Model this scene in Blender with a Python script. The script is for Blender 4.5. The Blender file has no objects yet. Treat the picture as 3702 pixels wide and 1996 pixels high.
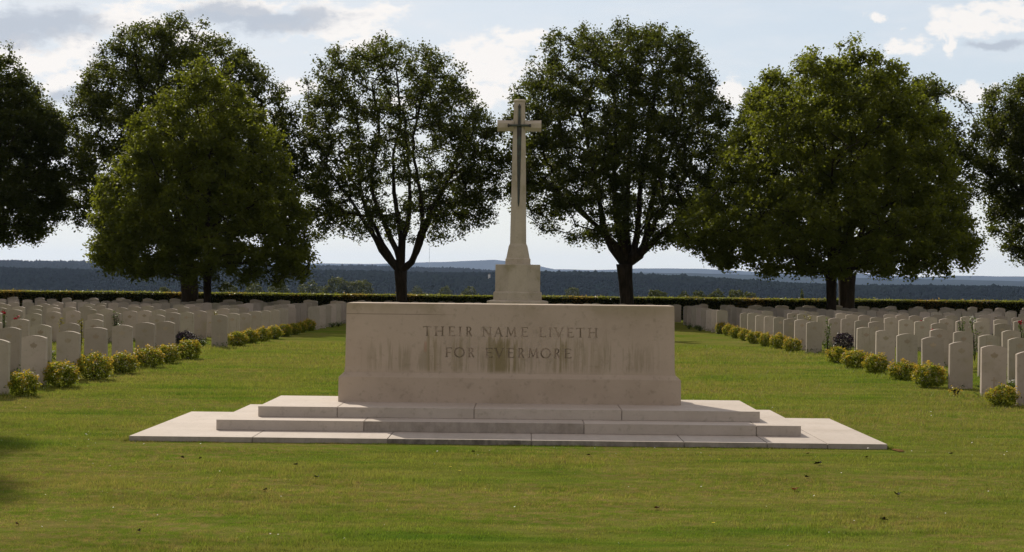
TREES = {'B1': (-25.137, 74, 0.238, 0.16, 2.731, [(3.29, 0.15, 2.71), (4.02, -1.68, 3.62), (4.75, -2.05, 4.25), (6.03, -2.25, 4.24), (7.12, -2.26, 3.95), (8.4, -2.09, 4.12), (9.68, -1.56, 3.56), (10.78, -0.84, 2.54), (11.97, 0.61, 1.62), (12.43, 1.16, 1.7)]), 'B2': (-15.124, 74, 0.365, -0.13, 2.467, [(3.56, -3.65, 2.93), (4.29, -5.12, 4.02), (5.39, -5.59, 4.65), (7.21, -5.79, 4.72), (9.04, -5.53, 4.42), (10.5, -5.18, 3.95), (11.6, -4.46, 3.03), (12.51, -3.92, 2.1), (13.42, -2.84, 1.0), (13.75, -1.38, -0.1)]), 'B3': (-5.35, 74, 0.247, -0.11, 2.168, [(3.66, -3.92, 1.92), (4.39, -4.48, 3.83), (5.49, -4.86, 4.37), (6.95, -5.27, 4.48), (8.41, -5.34, 4.4), (9.69, -5.17, 3.78), (10.79, -4.54, 2.95), (11.7, -4.01, 2.39), (12.52, -3.28, 1.28), (12.87, -1.64, -0.18)]), 'B4': (5.01, 74, 0.311, -0.17, 2.587, [(3.32, -2.04, 1.98), (4.23, -4.24, 2.89), (5.23, -5.34, 3.97), (6.51, -5.87, 4.6), (7.97, -5.88, 4.77), (9.62, -5.39, 4.47), (11.08, -5.04, 3.64), (12.36, -4.32, 3.08), (13.27, -3.42, 2.06), (13.53, -1.96, 0.96)]), 'B5': (15.023, 74, 0.347, -0.02, 2.236, [(3.7, -4.2, 4.57), (4.61, -5.12, 5.48), (6.08, -5.41, 5.83), (7.54, -5.42, 5.85), (9.0, -5.35, 5.71), (10.28, -4.63, 5.24), (11.19, -3.18, 3.95), (11.75, -0.99, 2.66), (12.11, 0.28, 1.38)]), 'B6': (25.292, 74, 0.311, -0.02, 2.344, [(2.79, -2.4, 0.16), (3.43, -2.95, 1.98), (4.53, -3.69, 2.88), (5.81, -4.07, 3.42), (7.27, -4.45, 3.59), (8.73, -4.38, 3.39), (10.19, -4.12, 2.82), (11.01, -3.58, 1.72), (11.38, -2.49, 0.07)]), 'F1': (-12.283, 63.5, 0.149, -0.02, 2.243, [(1.53, 0.6, 3.89), (1.9, -4.11, 4.05), (2.68, -4.43, 4.12), (3.62, -4.52, 3.95), (4.56, -4.37, 3.71), (5.66, -3.91, 3.22), (6.76, -3.37, 2.9), (7.85, -2.76, 2.42), (8.95, -1.98, 1.78), (9.82, -1.21, 1.14), (10.4, -0.59, 0.51)]), 'F2': (12.317, 63.5, 0.188, -0.02, 2.155, [(2.16, -3.31, 4.85), (2.63, -4.88, 5.31), (3.41, -5.83, 5.46), (4.19, -6.15, 5.45), (4.82, -5.53, 5.13), (5.76, -4.6, 4.81), (6.86, -4.3, 4.56), (8.12, -3.84, 4.31), (9.21, -3.22, 3.67), (10.15, -2.45, 2.72), (10.86, -1.36, 1.54), (11.37, 0.05, 1.06)])}
BUSH_L = [(-7.007, 23.09, 0.44, 0.34), (-7.021, 25.01, 0.55, 0.39), (-7.045, 27.05, 0.56, 0.44), (-7.041, 28.95, 0.49, 0.36), (-7.031, 30.84, 0.55, 0.39), (-7.026, 32.5, 0.52, 0.36), (-6.98, 34.37, 0.55, 0.4), (-7.151, 41.16, 0.53, 0.37), (-7.144, 43.04, 0.44, 0.37), (-7.032, 44.52, 0.48, 0.38), (-6.993, 46.4, 0.45, 0.37), (-7.018, 48.43, 0.47, 0.37), (-6.994, 50.27, 0.46, 0.35), (-7.029, 52.25, 0.4, 0.34), (-7.024, 53.95, 0.5, 0.38)]
BUSH_R = [(7.057, 23.23, 0.43, 0.3), (7.057, 27.37, 0.53, 0.4), (7.122, 29.51, 0.55, 0.34), (7.077, 31.56, 0.53, 0.37), (7.031, 33.3, 0.58, 0.37), (7.078, 35.44, 0.45, 0.36), (7.033, 41.07, 0.46, 0.35), (7.03, 43.29, 0.47, 0.39), (6.916, 44.88, 0.41, 0.36), (6.911, 46.92, 0.51, 0.35), (6.943, 49.16, 0.4, 0.35), (6.968, 51.27, 0.47, 0.36), (7.008, 53.56, 0.41, 0.38), (7.012, 55.63, 0.4, 0.39)]
LEAVES = [('brown', 2.973, 15.359, 0.11), ('brown', 2.675, 14.273, 0.07), ('red', 2.412, 13.381, 0.1), ('brown', 3.207, 13.145, 0.09), ('tan', 1.173, 12.189, 0.07), ('brown', 2.776, 11.714, 0.09), ('brown', 3.559, 15.97, 0.06), ('brown', 4.511, 16.394, 0.07), ('brown', 3.033, 16.25, 0.05), ('brown', 0.807, 15.885, 0.06), ('brown', -1.619, 13.875, 0.08), ('brown', -1.919, 12.982, 0.06), ('brown', -1.924, 14.777, 0.07), ('brown', -3.075, 15.265, 0.06), ('brown', -2.891, 15.214, 0.05), ('brown', -2.423, 10.807, 0.05), ('tan', -3.317, 11.045, 0.05), ('brown', -0.336, 16.068, 0.06)]
DANDELIONS = [(-0.498, 14.531), (-0.404, 14.239), (2.031, 15.406), (1.49, 11.303)]
CLOUD_W = [(-0.3036, 0.1352, 0.037, 0.0099), (-0.279, 0.1453, 0.0198, 0.0123), (-0.285, 0.1218, 0.0173, 0.0064), (-0.2471, 0.1617, 0.0272, 0.0086), (-0.1137, 0.1606, 0.0346, 0.0123), (-0.1025, 0.1459, 0.0173, 0.0054), (-0.0197, 0.1381, 0.0272, 0.0153), (-0.0257, 0.1196, 0.0185, 0.0099), (-0.1442, 0.1196, 0.0123, 0.0059), (-0.0345, 0.1429, 0.0148, 0.0074), (0.2763, 0.1659, 0.0272, 0.0089), (0.301, 0.1731, 0.0222, 0.0089), (0.2616, 0.1596, 0.0148, 0.0069), (0.2612, 0.1497, 0.0049, 0.0084), (0.2333, 0.1472, 0.0136, 0.0054), (0.2203, 0.1663, 0.0067, 0.0037), (0.1311, 0.1195, 0.0123, 0.0079), (0.2768, 0.12, 0.0148, 0.0054), (-0.1879, 0.1705, 0.0543, 0.004), (-0.1691, 0.139, 0.0094, 0.004), (-0.2149, 0.1534, 0.0222, 0.0074), (-0.0787, 0.1153, 0.0148, 0.0049), (-0.316, 0.1424, 0.0173, 0.0074), (0.0024, 0.1507, 0.0099, 0.0049)]
CLOUD_G = [(-0.2989, 0.1587, 0.0469, 0.0104), (-0.3211, 0.151, 0.0247, 0.0104), (-0.1557, 0.1626, 0.0469, 0.0074), (-0.1879, 0.166, 0.0321, 0.0074), (-0.2849, 0.1131, 0.0123, 0.0044), (0.2963, 0.1508, 0.0222, 0.003), (-0.2518, 0.1406, 0.0198, 0.0049)]
PLANTS = [('purple', -8.558, 41.57, 0.57, 0.35), ('purple', 8.496, 41.9, 0.58, 0.48), ('rose_red', 10.652, 42.5, 0.21, 0.91), ('rose_red', 9.422, 36.5, 0.14, 0.863), ('rose_red', 12.512, 40, 0.2, 1.052), ('rose_red', -14.096, 44, 0.22, 0.847), ('rose_red', -13.356, 43, 0.21, 0.669), ('rose_white', 10.244, 36, 0.25, 1.063), ('rose_yellow', 7.937, 44, 0.43, 0.925), ('rose_green', 7.692, 45, 0.18, 0.937), ('rose_green', 7.618, 39.5, 0.2, 0.913), ('rose_yellow', -11.358, 40, 0.2, 0.703), ('rose_green', -10.493, 42, 0.21, 0.876), ('rose_green', -9.153, 37, 0.15, 0.839), ('rose_yellow', -9.205, 34, 0.15, 0.859), ('rose_yellow', -8.218, 44, 0.26, 0.821), ('rose_green', 11.292, 41, 0.2, 1.02)]
LOW = [('green', 7.684, 28.332), ('sparse', 6.939, 25.246), ('white', 8.217, 26.454), ('green', 8.393, 28.561), ('green', -6.741, 58.327), ('green', -6.649, 59.406), ('green', 6.48, 61.108), ('green', 6.689, 60.668), ('green', 6.618, 58.666), ('green', -7.925, 40.705), ('dark', -8.269, 42.18), ('green', -8.093, 25.816), ('white', -9.682, 33.424), ('green', 8.105, 32.319), ('green', 7.493, 30.443), ('green', 8.406, 43.902), ('green', 8.116, 41.81)]
MID_T = [(-80.916, 700, 3.155, 10.4), (-73.128, 700, 2.2, 8.6), (-69.882, 720, 1.736, 5.3), (-105.303, 800, 0.264, 9.9), (-98.372, 650, 0.401, 8.0), (-99.678, 600, -0.036, 8.9), (-112.96, 620, 0.261, 6.1), (-66.654, 300, 0.29, 1.9), (27.131, 330, 0.874, 2.4), (29.633, 340, 0.363, 2.2), (36.342, 330, 0.563, 2.9), (39.763, 330, 0.68, 3.3), (45.158, 340, 1.029, 3.7), (49.083, 350, 0.258, 3.5), (33.251, 330, 0.042, 2.4), (-42.913, 900, -0.903, 6.7), (-29.575, 900, -1.208, 8.9), (-61.711, 950, -2.393, 9.4), (28.199, 900, -0.603, 6.7)]
HAZE = 3.0e-5
HAZEC = (0.52, 0.68, 1.0, 1)
EXPO = 0.0
SUN_E = 4.6
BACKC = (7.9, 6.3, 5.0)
SKYC = [(6.8, 7.5, 8.2), (8.2, 8.4, 8.7), (9.6, 9.5, 8.5), (10.4, 9.8, 9.2), (4.7, 5.2, 6.0)]
import bpy, bmesh, math, random
import numpy as np
from mathutils import Vector, Matrix, Euler
R = math.radians
scene = bpy.context.scene
COL = scene.collection
MAT = {}

# ---------------------------------------------------------------- node helper
class NT:
    def __init__(self, tree):
        self.t = tree
    def n(self, kind, ins=None, **props):
        nd = self.t.nodes.new(kind)
        for k, v in props.items():
            setattr(nd, k, v)
        for k, v in (ins or {}).items():
            s = nd.inputs[k]
            if isinstance(v, bpy.types.NodeSocket):
                self.t.links.new(v, s)
            else:
                s.default_value = v
        return nd
    def math(self, op, a, b=0.0, c=0.0, clamp=False):
        return self.n('ShaderNodeMath', {0: a, 1: b, 2: c}, operation=op, use_clamp=clamp).outputs[0]
    def vmath(self, op, a, b=(0, 0, 0)):
        nd = self.n('ShaderNodeVectorMath', {0: a, 1: b}, operation=op)
        return nd.outputs['Value'] if op in ('LENGTH', 'DOT_PRODUCT') else nd.outputs[0]
    def noise(self, vec, scale, detail=3.0, rough=0.55):
        return self.n('ShaderNodeTexNoise', {'Vector': vec, 'Scale': scale, 'Detail': detail, 'Roughness': rough}).outputs['Fac']
    def step(self, v, lo, hi, a=0.0, b=1.0):
        return self.n('ShaderNodeMapRange', {'Value': v, 'From Min': lo, 'From Max': hi, 'To Min': a, 'To Max': b},
                      interpolation_type='SMOOTHSTEP').outputs[0]
    def mix(self, f, a, b, blend='MIX'):
        nd = self.n('ShaderNodeMix', data_type='RGBA', blend_type=blend)
        for k, v in ((0, f), (6, a), (7, b)):
            s = nd.inputs[k]
            if isinstance(v, bpy.types.NodeSocket):
                self.t.links.new(v, s)
            else:
                s.default_value = v if k == 0 else (tuple(v) + (1.0,))[:4]
        return nd.outputs[2]

def new_mat(name):
    m = bpy.data.materials.new(name)
    m.use_nodes = True
    m.node_tree.nodes.clear()
    g = NT(m.node_tree)
    out = g.n('ShaderNodeOutputMaterial')
    return m, g, out

def finish(m, g, out, color, rough=0.8, spec=0.3, bump=None, bstr=0.3, bdist=0.01):
    ins = {'Base Color': color if isinstance(color, bpy.types.NodeSocket) else tuple(color) + (1,),
           'Roughness': rough, 'Specular IOR Level': spec}
    if bump is not None:
        ins['Normal'] = g.n('ShaderNodeBump', {'Height': bump, 'Strength': bstr, 'Distance': bdist}).outputs[0]
    p = g.n('ShaderNodeBsdfPrincipled', ins)
    m.node_tree.links.new(p.outputs[0], out.inputs[0])
    return m

def leaf_mat(name, dark, light, trans, tw=0.45, rough=0.45, spec=0.35, tip=None):
    """leaf blades: diffuse + light passing through; 'rnd' varies leaf by leaf, 'tip' marks coloured young growth"""
    m, g, out = new_mat(name)
    rnd = g.n('ShaderNodeAttribute', attribute_name='rnd').outputs['Fac']
    col = g.mix(rnd, dark, light)
    tcol = g.mix(rnd, tuple(c * 0.6 for c in trans), trans)
    if tip:
        tf = g.n('ShaderNodeAttribute', attribute_name='tip').outputs['Fac']
        col = g.mix(tf, col, tip[0])
        tcol = g.mix(tf, tcol, tip[1])
    p = g.n('ShaderNodeBsdfPrincipled', {'Base Color': col, 'Roughness': rough, 'Specular IOR Level': spec})
    t = g.n('ShaderNodeBsdfTranslucent', {'Color': tcol})
    mx = g.n('ShaderNodeMixShader', {0: tw, 1: p.outputs[0], 2: t.outputs[0]})
    m.node_tree.links.new(mx.outputs[0], out.inputs[0])
    return m

def pos(g):
    return g.n('ShaderNodeNewGeometry').outputs['Position']

# ---------------------------------------------------------------- materials
def stone_mat(name, base, alt, rand=True, streak=False, lichen=0.4):
    m, g, out = new_mat(name)
    P = pos(g)
    oi = g.n('ShaderNodeObjectInfo').outputs['Random']
    off = g.n('ShaderNodeCombineXYZ', {0: g.math('MULTIPLY', oi, 37.0), 1: 0.0, 2: g.math('MULTIPLY', oi, 11.0)}).outputs[0]
    Q = g.vmath('ADD', P, off) if rand else P
    n1 = g.noise(Q, 1.7, 4)
    n2 = g.noise(Q, 14.0, 5, 0.65)
    n3 = g.noise(Q, 90.0, 2)
    col = g.mix(g.step(n1, 0.35, 0.68), base, alt)
    if rand:
        ra = g.n('ShaderNodeTexWhiteNoise', {'Vector': off}, noise_dimensions='3D').outputs['Value']
        col = g.mix(g.math('MULTIPLY', g.step(ra, 0.0, 1.0), 0.45), col, (0.36, 0.34, 0.25))
        br = g.math('ADD', g.math('MULTIPLY', oi, 0.30), 0.79)
        col = g.mix(1.0, col, g.n('ShaderNodeCombineColor', {0: br, 1: br, 2: br}).outputs[0], 'MULTIPLY')
    else:
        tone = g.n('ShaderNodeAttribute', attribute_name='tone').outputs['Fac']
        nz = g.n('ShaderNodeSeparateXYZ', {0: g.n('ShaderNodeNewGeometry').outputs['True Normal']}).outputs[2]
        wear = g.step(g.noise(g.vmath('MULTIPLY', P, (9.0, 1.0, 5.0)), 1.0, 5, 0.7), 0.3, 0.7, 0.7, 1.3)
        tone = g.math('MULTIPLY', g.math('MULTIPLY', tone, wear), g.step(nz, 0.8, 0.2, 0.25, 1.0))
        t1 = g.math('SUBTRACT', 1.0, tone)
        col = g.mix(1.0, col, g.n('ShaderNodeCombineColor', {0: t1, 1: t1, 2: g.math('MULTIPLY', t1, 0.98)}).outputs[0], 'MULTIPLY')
    dirt = g.math('MULTIPLY', g.step(n2, 0.52, 0.8), 0.5)
    col = g.mix(dirt, col, (0.20, 0.18, 0.12))
    col = g.mix(g.math('MULTIPLY', g.step(n1, 0.55, 0.75), lichen), col, (0.30, 0.27, 0.14))
    sp = g.step(n3, 0.63, 0.75)
    col = g.mix(g.math('MULTIPLY', sp, 0.22), col, (0.22, 0.19, 0.15))
    if rand:
        sx_ = g.n('ShaderNodeSeparateXYZ', {0: P}).outputs
        foot = g.math('MULTIPLY', g.step(sx_[2], 0.17, 0.0), g.step(g.noise(Q, 25.0, 3), 0.38, 0.66))
        col = g.mix(g.math('MULTIPLY', foot, 0.55), col, (0.17, 0.155, 0.09))
        sn = g.noise(g.vmath('MULTIPLY', Q, (26.0, 26.0, 2.0)), 1.0, 4, 0.7)
        st = g.math('MULTIPLY', g.step(sn, 0.52, 0.72), g.step(ra, 0.45, 0.9))
        col = g.mix(g.math('MULTIPLY', st, 0.4), col, (0.20, 0.18, 0.11))
    if streak:
        sx = g.n('ShaderNodeSeparateXYZ', {0: P}).outputs
        thin = g.noise(g.vmath('MULTIPLY', P, (15.0, 1.0, 0.75)), 1.0, 5, 0.72)
        top = g.math('ADD', 0.98, g.math('MULTIPLY', g.math('SUBTRACT', g.noise(g.vmath('MULTIPLY', P, (5.0, 0.0, 0.0)), 1.0, 4, 0.7), 0.5), 1.1))
        zf = g.math('MULTIPLY', g.math('MULTIPLY', g.step(g.math('SUBTRACT', top, sx[2]), -0.03, 0.10), g.step(sx[2], 0.625, 0.70)),
                    g.step(g.math('ABSOLUTE', sx[0]), 1.9, 1.45))
        fine = g.math('MULTIPLY', g.math('MULTIPLY', g.step(thin, 0.47, 0.58), zf), 0.48)
        col = g.mix(fine, col, (0.26, 0.225, 0.14))
        def band(x0, w):
            return g.step(g.math('ABSOLUTE', g.math('SUBTRACT', sx[0], x0)), w, w * 0.35)
        heavy = g.math('MAXIMUM', band(-0.07, 0.30), g.math('MULTIPLY', band(0.60, 0.13), 0.9))
        heavy = g.math('MAXIMUM', heavy, g.math('MULTIPLY', band(-0.92, 0.09), 0.7))
        heavy = g.math('MAXIMUM', heavy, g.math('MULTIPLY', band(-0.62, 0.08), 0.6))
        heavy = g.math('MAXIMUM', heavy, g.math('MULTIPLY', band(0.90, 0.30), 0.35))
        hn = g.step(g.noise(g.vmath('MULTIPLY', P, (22.0, 1.0, 0.9)), 1.0, 4, 0.7), 0.40, 0.56)
        hz = g.math('MULTIPLY', g.step(g.math('SUBTRACT', g.math('ADD', top, 0.10), sx[2]), 0.0, 0.08), g.step(sx[2], 0.62, 0.68))
        col = g.mix(g.math('MULTIPLY', g.math('MULTIPLY', g.math('MULTIPLY', heavy, hn), hz), 0.80), col, (0.225, 0.185, 0.085))
        # pinkish run under the first letter
        pk = g.math('MULTIPLY', band(-0.995, 0.022), g.math('MULTIPLY', g.step(sx[2], 0.86, 0.90), g.step(sx[2], 1.02, 0.98)))
        col = g.mix(g.math('MULTIPLY', pk, 0.5), col, (0.42, 0.23, 0.16))
        # fine bed line in the upper left
        wav = g.math('ADD', sx[2], g.math('MULTIPLY', g.noise(g.vmath('MULTIPLY', P, (3, 0, 0)), 1.0, 2), 0.006))
        ln = g.step(g.math('ABSOLUTE', g.math('SUBTRACT', wav, 1.322)), 0.006, 0.002)
        ln = g.math('MULTIPLY', ln, g.step(sx[0], -0.55, -1.1))
        col = g.mix(g.math('MULTIPLY', ln, 0.7), col, (0.14, 0.115, 0.08))
        olive = g.math('MULTIPLY', g.step(sx[2], 1.25, 1.42), g.step(n1, 0.42, 0.6))
        col = g.mix(g.math('MULTIPLY', olive, 0.35), col, (0.30, 0.26, 0.14))
    return finish(m, g, out, col, 0.85, 0.2, g.math('ADD', n2, g.math('MULTIPLY', n3, 0.5)), 0.35, 0.006)

MAT['headstone'] = stone_mat('limestone_headstone', (0.48, 0.405, 0.345), (0.42, 0.355, 0.30))
MAT['altar'] = stone_mat('limestone_altar', (0.50, 0.41, 0.33), (0.445, 0.36, 0.285), rand=False, streak=True, lichen=0.15)
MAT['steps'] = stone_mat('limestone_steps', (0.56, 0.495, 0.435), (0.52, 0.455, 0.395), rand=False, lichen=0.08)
MAT['cross'] = stone_mat('limestone_cross', (0.53, 0.465, 0.375), (0.44, 0.38, 0.295), rand=False, lichen=0.5)
MAT['carving'] = stone_mat('weathered_carving', (0.44, 0.345, 0.26), (0.38, 0.30, 0.22))

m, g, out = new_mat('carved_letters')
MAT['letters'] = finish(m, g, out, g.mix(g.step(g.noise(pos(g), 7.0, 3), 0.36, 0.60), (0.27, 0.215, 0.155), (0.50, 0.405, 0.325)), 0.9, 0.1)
m, g, out = new_mat('bronze')
MAT['bronze'] = finish(m, g, out, g.mix(g.step(g.noise(pos(g), 3.0, 3), 0.4, 0.6), (0.035, 0.028, 0.022), (0.05, 0.07, 0.05)), 0.55, 0.5)
m, g, out = new_mat('bark')
bn = g.noise(g.vmath('MULTIPLY', pos(g), (9.0, 9.0, 1.6)), 1.0, 5, 0.65)
MAT['bark'] = finish(m, g, out, g.mix(g.step(bn, 0.35, 0.7), (0.018, 0.014, 0.010), (0.045, 0.034, 0.024)), 0.95, 0.1, bn, 0.8, 0.04)
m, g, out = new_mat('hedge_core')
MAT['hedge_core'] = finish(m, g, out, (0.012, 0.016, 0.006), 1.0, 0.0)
m, g, out = new_mat('soil')
MAT['soil'] = finish(m, g, out, g.mix(g.noise(pos(g), 20.0, 4), (0.10, 0.06, 0.025), (0.20, 0.12, 0.05)), 1.0, 0.0, g.noise(pos(g), 60.0, 3), 0.6, 0.02)
def plain(name, c, rough=0.8):
    m, g, out = new_mat(name)
    f = g.noise(pos(g), 40.0, 3)
    return finish(m, g, out, g.mix(f, tuple(x * 0.75 for x in c), tuple(x * 1.2 for x in c)), rough, 0.2)
MAT['leaf_brown'] = plain('dead_leaf_brown', (0.035, 0.022, 0.012))
MAT['leaf_tan'] = plain('dead_leaf_tan', (0.16, 0.085, 0.035))
MAT['leaf_red'] = plain('dead_leaf_red', (0.28, 0.05, 0.02))
MAT['petal_yellow'] = plain('petal_yellow', (0.75, 0.62, 0.03))
MAT['petal_white'] = plain('petal_white', (0.75, 0.74, 0.66))
MAT['petal_red'] = plain('petal_red', (0.50, 0.02, 0.05))
MAT['petal_purple'] = plain('petal_purple', (0.075, 0.03, 0.085))
MAT['plaster'] = plain('white_plaster', (0.75, 0.72, 0.66))
MAT['roof'] = plain('roof_tile', (0.20, 0.15, 0.13))
MAT['steel'] = plain('painted_steel', (0.35, 0.36, 0.38))

def lawn_color(g, gain=1.0):
    P = pos(g)
    nb = g.noise(g.vmath('MULTIPLY', P, (0.16, 0.5, 0.0)), 1.0, 4, 0.6)
    nm = g.noise(g.vmath('MULTIPLY', P, (0.7, 2.2, 0.0)), 1.0, 4, 0.62)
    nf = g.noise(P, 7.0, 5, 0.7)
    nb2 = g.noise(g.vmath('ADD', g.vmath('MULTIPLY', P, (0.22, 0.22, 0.0)), (31, 7, 0)), 1.0, 3)
    col = g.mix(g.step(nb, 0.34, 0.66), LAWN[0], LAWN[1])
    col = g.mix(g.math('MULTIPLY', g.step(nm, 0.42, 0.70), 0.65), col, LAWN[2])
    dry = g.math('MULTIPLY', g.step(nf, 0.40, 0.66), g.step(nb2, 0.36, 0.60))
    col = g.mix(g.math('MULTIPLY', dry, 0.8), col, LAWN[3])
    rich = g.math('MULTIPLY', g.step(nm, 0.50, 0.34), g.step(nb2, 0.60, 0.36))
    col = g.mix(g.math('MULTIPLY', rich, 0.75), col, LAWN[4])
    sy = g.n('ShaderNodeSeparateXYZ', {0: P}).outputs
    ns = g.noise(g.vmath('MULTIPLY', P, (0.22, 1.9, 0.0)), 1.0, 5, 0.68)
    nt = g.noise(g.vmath('MULTIPLY', P, (1.6, 6.0, 0.0)), 1.0, 4, 0.7)
    br = g.math('ADD', g.math('MULTIPLY', g.step(ns, 0.30, 0.70, 0.80, 1.22), gain * 0.5), g.math('MULTIPLY', g.step(nt, 0.28, 0.72, 0.72, 1.28), gain * 0.5))
    return g.mix(1.0, col, g.n('ShaderNodeCombineColor', {0: br, 1: br, 2: br}).outputs[0], 'MULTIPLY'), nf
LAWN = [(0.138, 0.200, 0.022), (0.185, 0.218, 0.034), (0.230, 0.222, 0.056), (0.295, 0.220, 0.088), (0.080, 0.158, 0.016)]
m, g, out = new_mat('lawn_ground')
c, nf = lawn_color(g, 0.70)
MAT['lawn'] = finish(m, g, out, c, 1.0, 0.0, g.noise(pos(g), 28.0, 4, 0.7), 0.9, 0.03)
m, g, out = new_mat('grass_blade')
c, nf = lawn_color(g, 1.0)
rnd = g.n('ShaderNodeAttribute', attribute_name='rnd').outputs['Fac']
k = g.math('ADD', 0.82, g.math('MULTIPLY', rnd, 0.4))
c = g.mix(1.0, c, g.n('ShaderNodeCombineColor', {0: k, 1: k, 2: k}).outputs[0], 'MULTIPLY')
p = g.n('ShaderNodeBsdfPrincipled', {'Base Color': c, 'Roughness': 0.55, 'Specular IOR Level': 0.18})
t = g.n('ShaderNodeBsdfTranslucent', {'Color': g.mix(1.0, c, (1.25, 1.25, 0.9), 'MULTIPLY')})
mx = g.n('ShaderNodeMixShader', {0: 0.45, 1: p.outputs[0], 2: t.outputs[0]})
m.node_tree.links.new(mx.outputs[0], out.inputs[0])
MAT['grass'] = m

MAT['maple'] = leaf_mat('maple_leaf_dark', (0.020, 0.030, 0.007), (0.052, 0.066, 0.013), (0.155, 0.185, 0.018), 0.42, 0.55, 0.16)
MAT['maple_o'] = leaf_mat('maple_leaf_olive', (0.032, 0.048, 0.008), (0.085, 0.10, 0.015), (0.27, 0.31, 0.022), 0.47, 0.55, 0.16)
MAT['hedge'] = leaf_mat('hedge_leaf', (0.018, 0.022, 0.007), (0.04, 0.045, 0.012), (0.34, 0.36, 0.05), 0.5, 0.42, 0.35,
                        tip=((0.18, 0.10, 0.03), (0.50, 0.30, 0.06)))
MAT['golden'] = leaf_mat('golden_bush_leaf', (0.06, 0.11, 0.012), (0.20, 0.24, 0.025), (0.42, 0.47, 0.035), 0.42, 0.55, 0.15,
                         tip=((0.42, 0.27, 0.04), (0.66, 0.44, 0.04)))
MAT['plant'] = leaf_mat('plant_leaf', (0.035, 0.075, 0.018), (0.08, 0.13, 0.025), (0.14, 0.20, 0.03), 0.4, 0.5, 0.3)
MAT['plant_y'] = leaf_mat('plant_leaf_yellow', (0.15, 0.14, 0.02), (0.26, 0.24, 0.03), (0.34, 0.30, 0.03), 0.4, 0.5, 0.3)
MAT['plant_dark'] = leaf_mat('plant_leaf_dark', (0.014, 0.018, 0.010), (0.032, 0.030, 0.024), (0.05, 0.03, 0.03), 0.2, 0.5, 0.3)
MAT['midtree'] = leaf_mat('field_tree_leaf', (0.05, 0.075, 0.018), (0.09, 0.11, 0.025), (0.15, 0.16, 0.03), 0.35, 0.6, 0.1)
m, g, out = new_mat('forest_canopy')
rnd = g.n('ShaderNodeAttribute', attribute_name='rnd').outputs['Fac']
MAT['forest'] = finish(m, g, out, g.mix(rnd, (0.008, 0.015, 0.019), (0.016, 0.026, 0.025)), 1.0, 0.0)
m, g, out = new_mat('terrain')
n1 = g.noise(g.vmath('MULTIPLY', pos(g), (0.004, 0.0025, 0.0)), 1.0, 5, 0.6)
n2 = g.noise(pos(g), 0.03, 4, 0.7)
c = g.mix(g.step(n1, 0.45, 0.62), (0.008, 0.018, 0.018), (0.013, 0.024, 0.020))
c = g.mix(g.math('MULTIPLY', g.step(n2, 0.4, 0.7), 0.5), c, (0.010, 0.018, 0.014))
MAT['terrain'] = finish(m, g, out, c, 1.0, 0.0)

# ---------------------------------------------------------------- objects helpers
def obj(name, mesh, mat=None, parent=None, loc=(0, 0, 0)):
    o = bpy.data.objects.new(name, mesh)
    COL.objects.link(o)
    if mat is not None and mesh is not None and not mesh.materials:
        for mm in (mat if isinstance(mat, (list, tuple)) else [mat]):
            mesh.materials.append(mm)
    o.location = loc
    if parent:
        o.parent = parent
    return o
def tag(o, label=None, cat=None, group=None, kind=None):
    if label: o['label'] = label
    if cat: o['category'] = cat
    if group: o['group'] = group
    if kind: o['kind'] = kind
    return o
def thing(name, label, cat, loc=(0, 0, 0), group=None, rz=0.0):
    o = bpy.data.objects.new(name, None)
    COL.objects.link(o)
    o.empty_display_size = 0.2
    o.location = loc
    o.rotation_euler = (0, 0, rz)
    return tag(o, label, cat, group)
def mesh_np(name, V, F, n, rnd=None, tip=None, smooth=False):
    """V (k,3) vertices, F (m,n) faces all with n corners"""
    me = bpy.data.meshes.new(name)
    V = np.asarray(V, dtype=np.float32); F = np.asarray(F, dtype=np.int32)
    me.vertices.add(len(V)); me.vertices.foreach_set('co', V.ravel())
    me.loops.add(F.size); me.loops.foreach_set('vertex_index', F.ravel())
    me.polygons.add(len(F))
    me.polygons.foreach_set('loop_start', np.arange(0, F.size, n, dtype=np.int32))
    try:
        me.polygons.foreach_set('loop_total', np.full(len(F), n, dtype=np.int32))
    except Exception:
        pass
    if smooth:
        me.polygons.foreach_set('use_smooth', np.ones(len(F), dtype=bool))
    me.update(calc_edges=True)
    for nm, arr in (('rnd', rnd), ('tip', tip)):
        if arr is not None:
            a = me.attributes.new(nm, 'FLOAT', 'FACE')
            a.data.foreach_set('value', np.asarray(arr, dtype=np.float32))
    return me
def bm_mesh(name, bm, smooth=False):
    me = bpy.data.meshes.new(name)
    bm.normal_update()
    bm.to_mesh(me); bm.free()
    if smooth:
        for p in me.polygons: p.use_smooth = True
    return me
def add_box(bm, x0, x1, y0, y1, z0, z1, bev=0.0, tone=None, layer=None):
    vs = [bm.verts.new(p) for p in ((x0, y0, z0), (x1, y0, z0), (x1, y1, z0), (x0, y1, z0), (x0, y0, z1), (x1, y0, z1), (x1, y1, z1), (x0, y1, z1))]
    fs = [bm.faces.new([vs[i] for i in q]) for q in ((3, 2, 1, 0), (4, 5, 6, 7), (0, 1, 5, 4), (1, 2, 6, 5), (2, 3, 7, 6), (3, 0, 4, 7))]
    if layer is not None:
        for f_ in fs: f_[layer] = tone
    if bev:
        es = list({e for f_ in fs for e in f_.edges})
        r = bmesh.ops.bevel(bm, geom=es, offset=bev, segments=2, profile=0.6, affect='EDGES')
        if layer is not None:
            for f_ in r['faces']: f_[layer] = tone
    return vs
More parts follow.
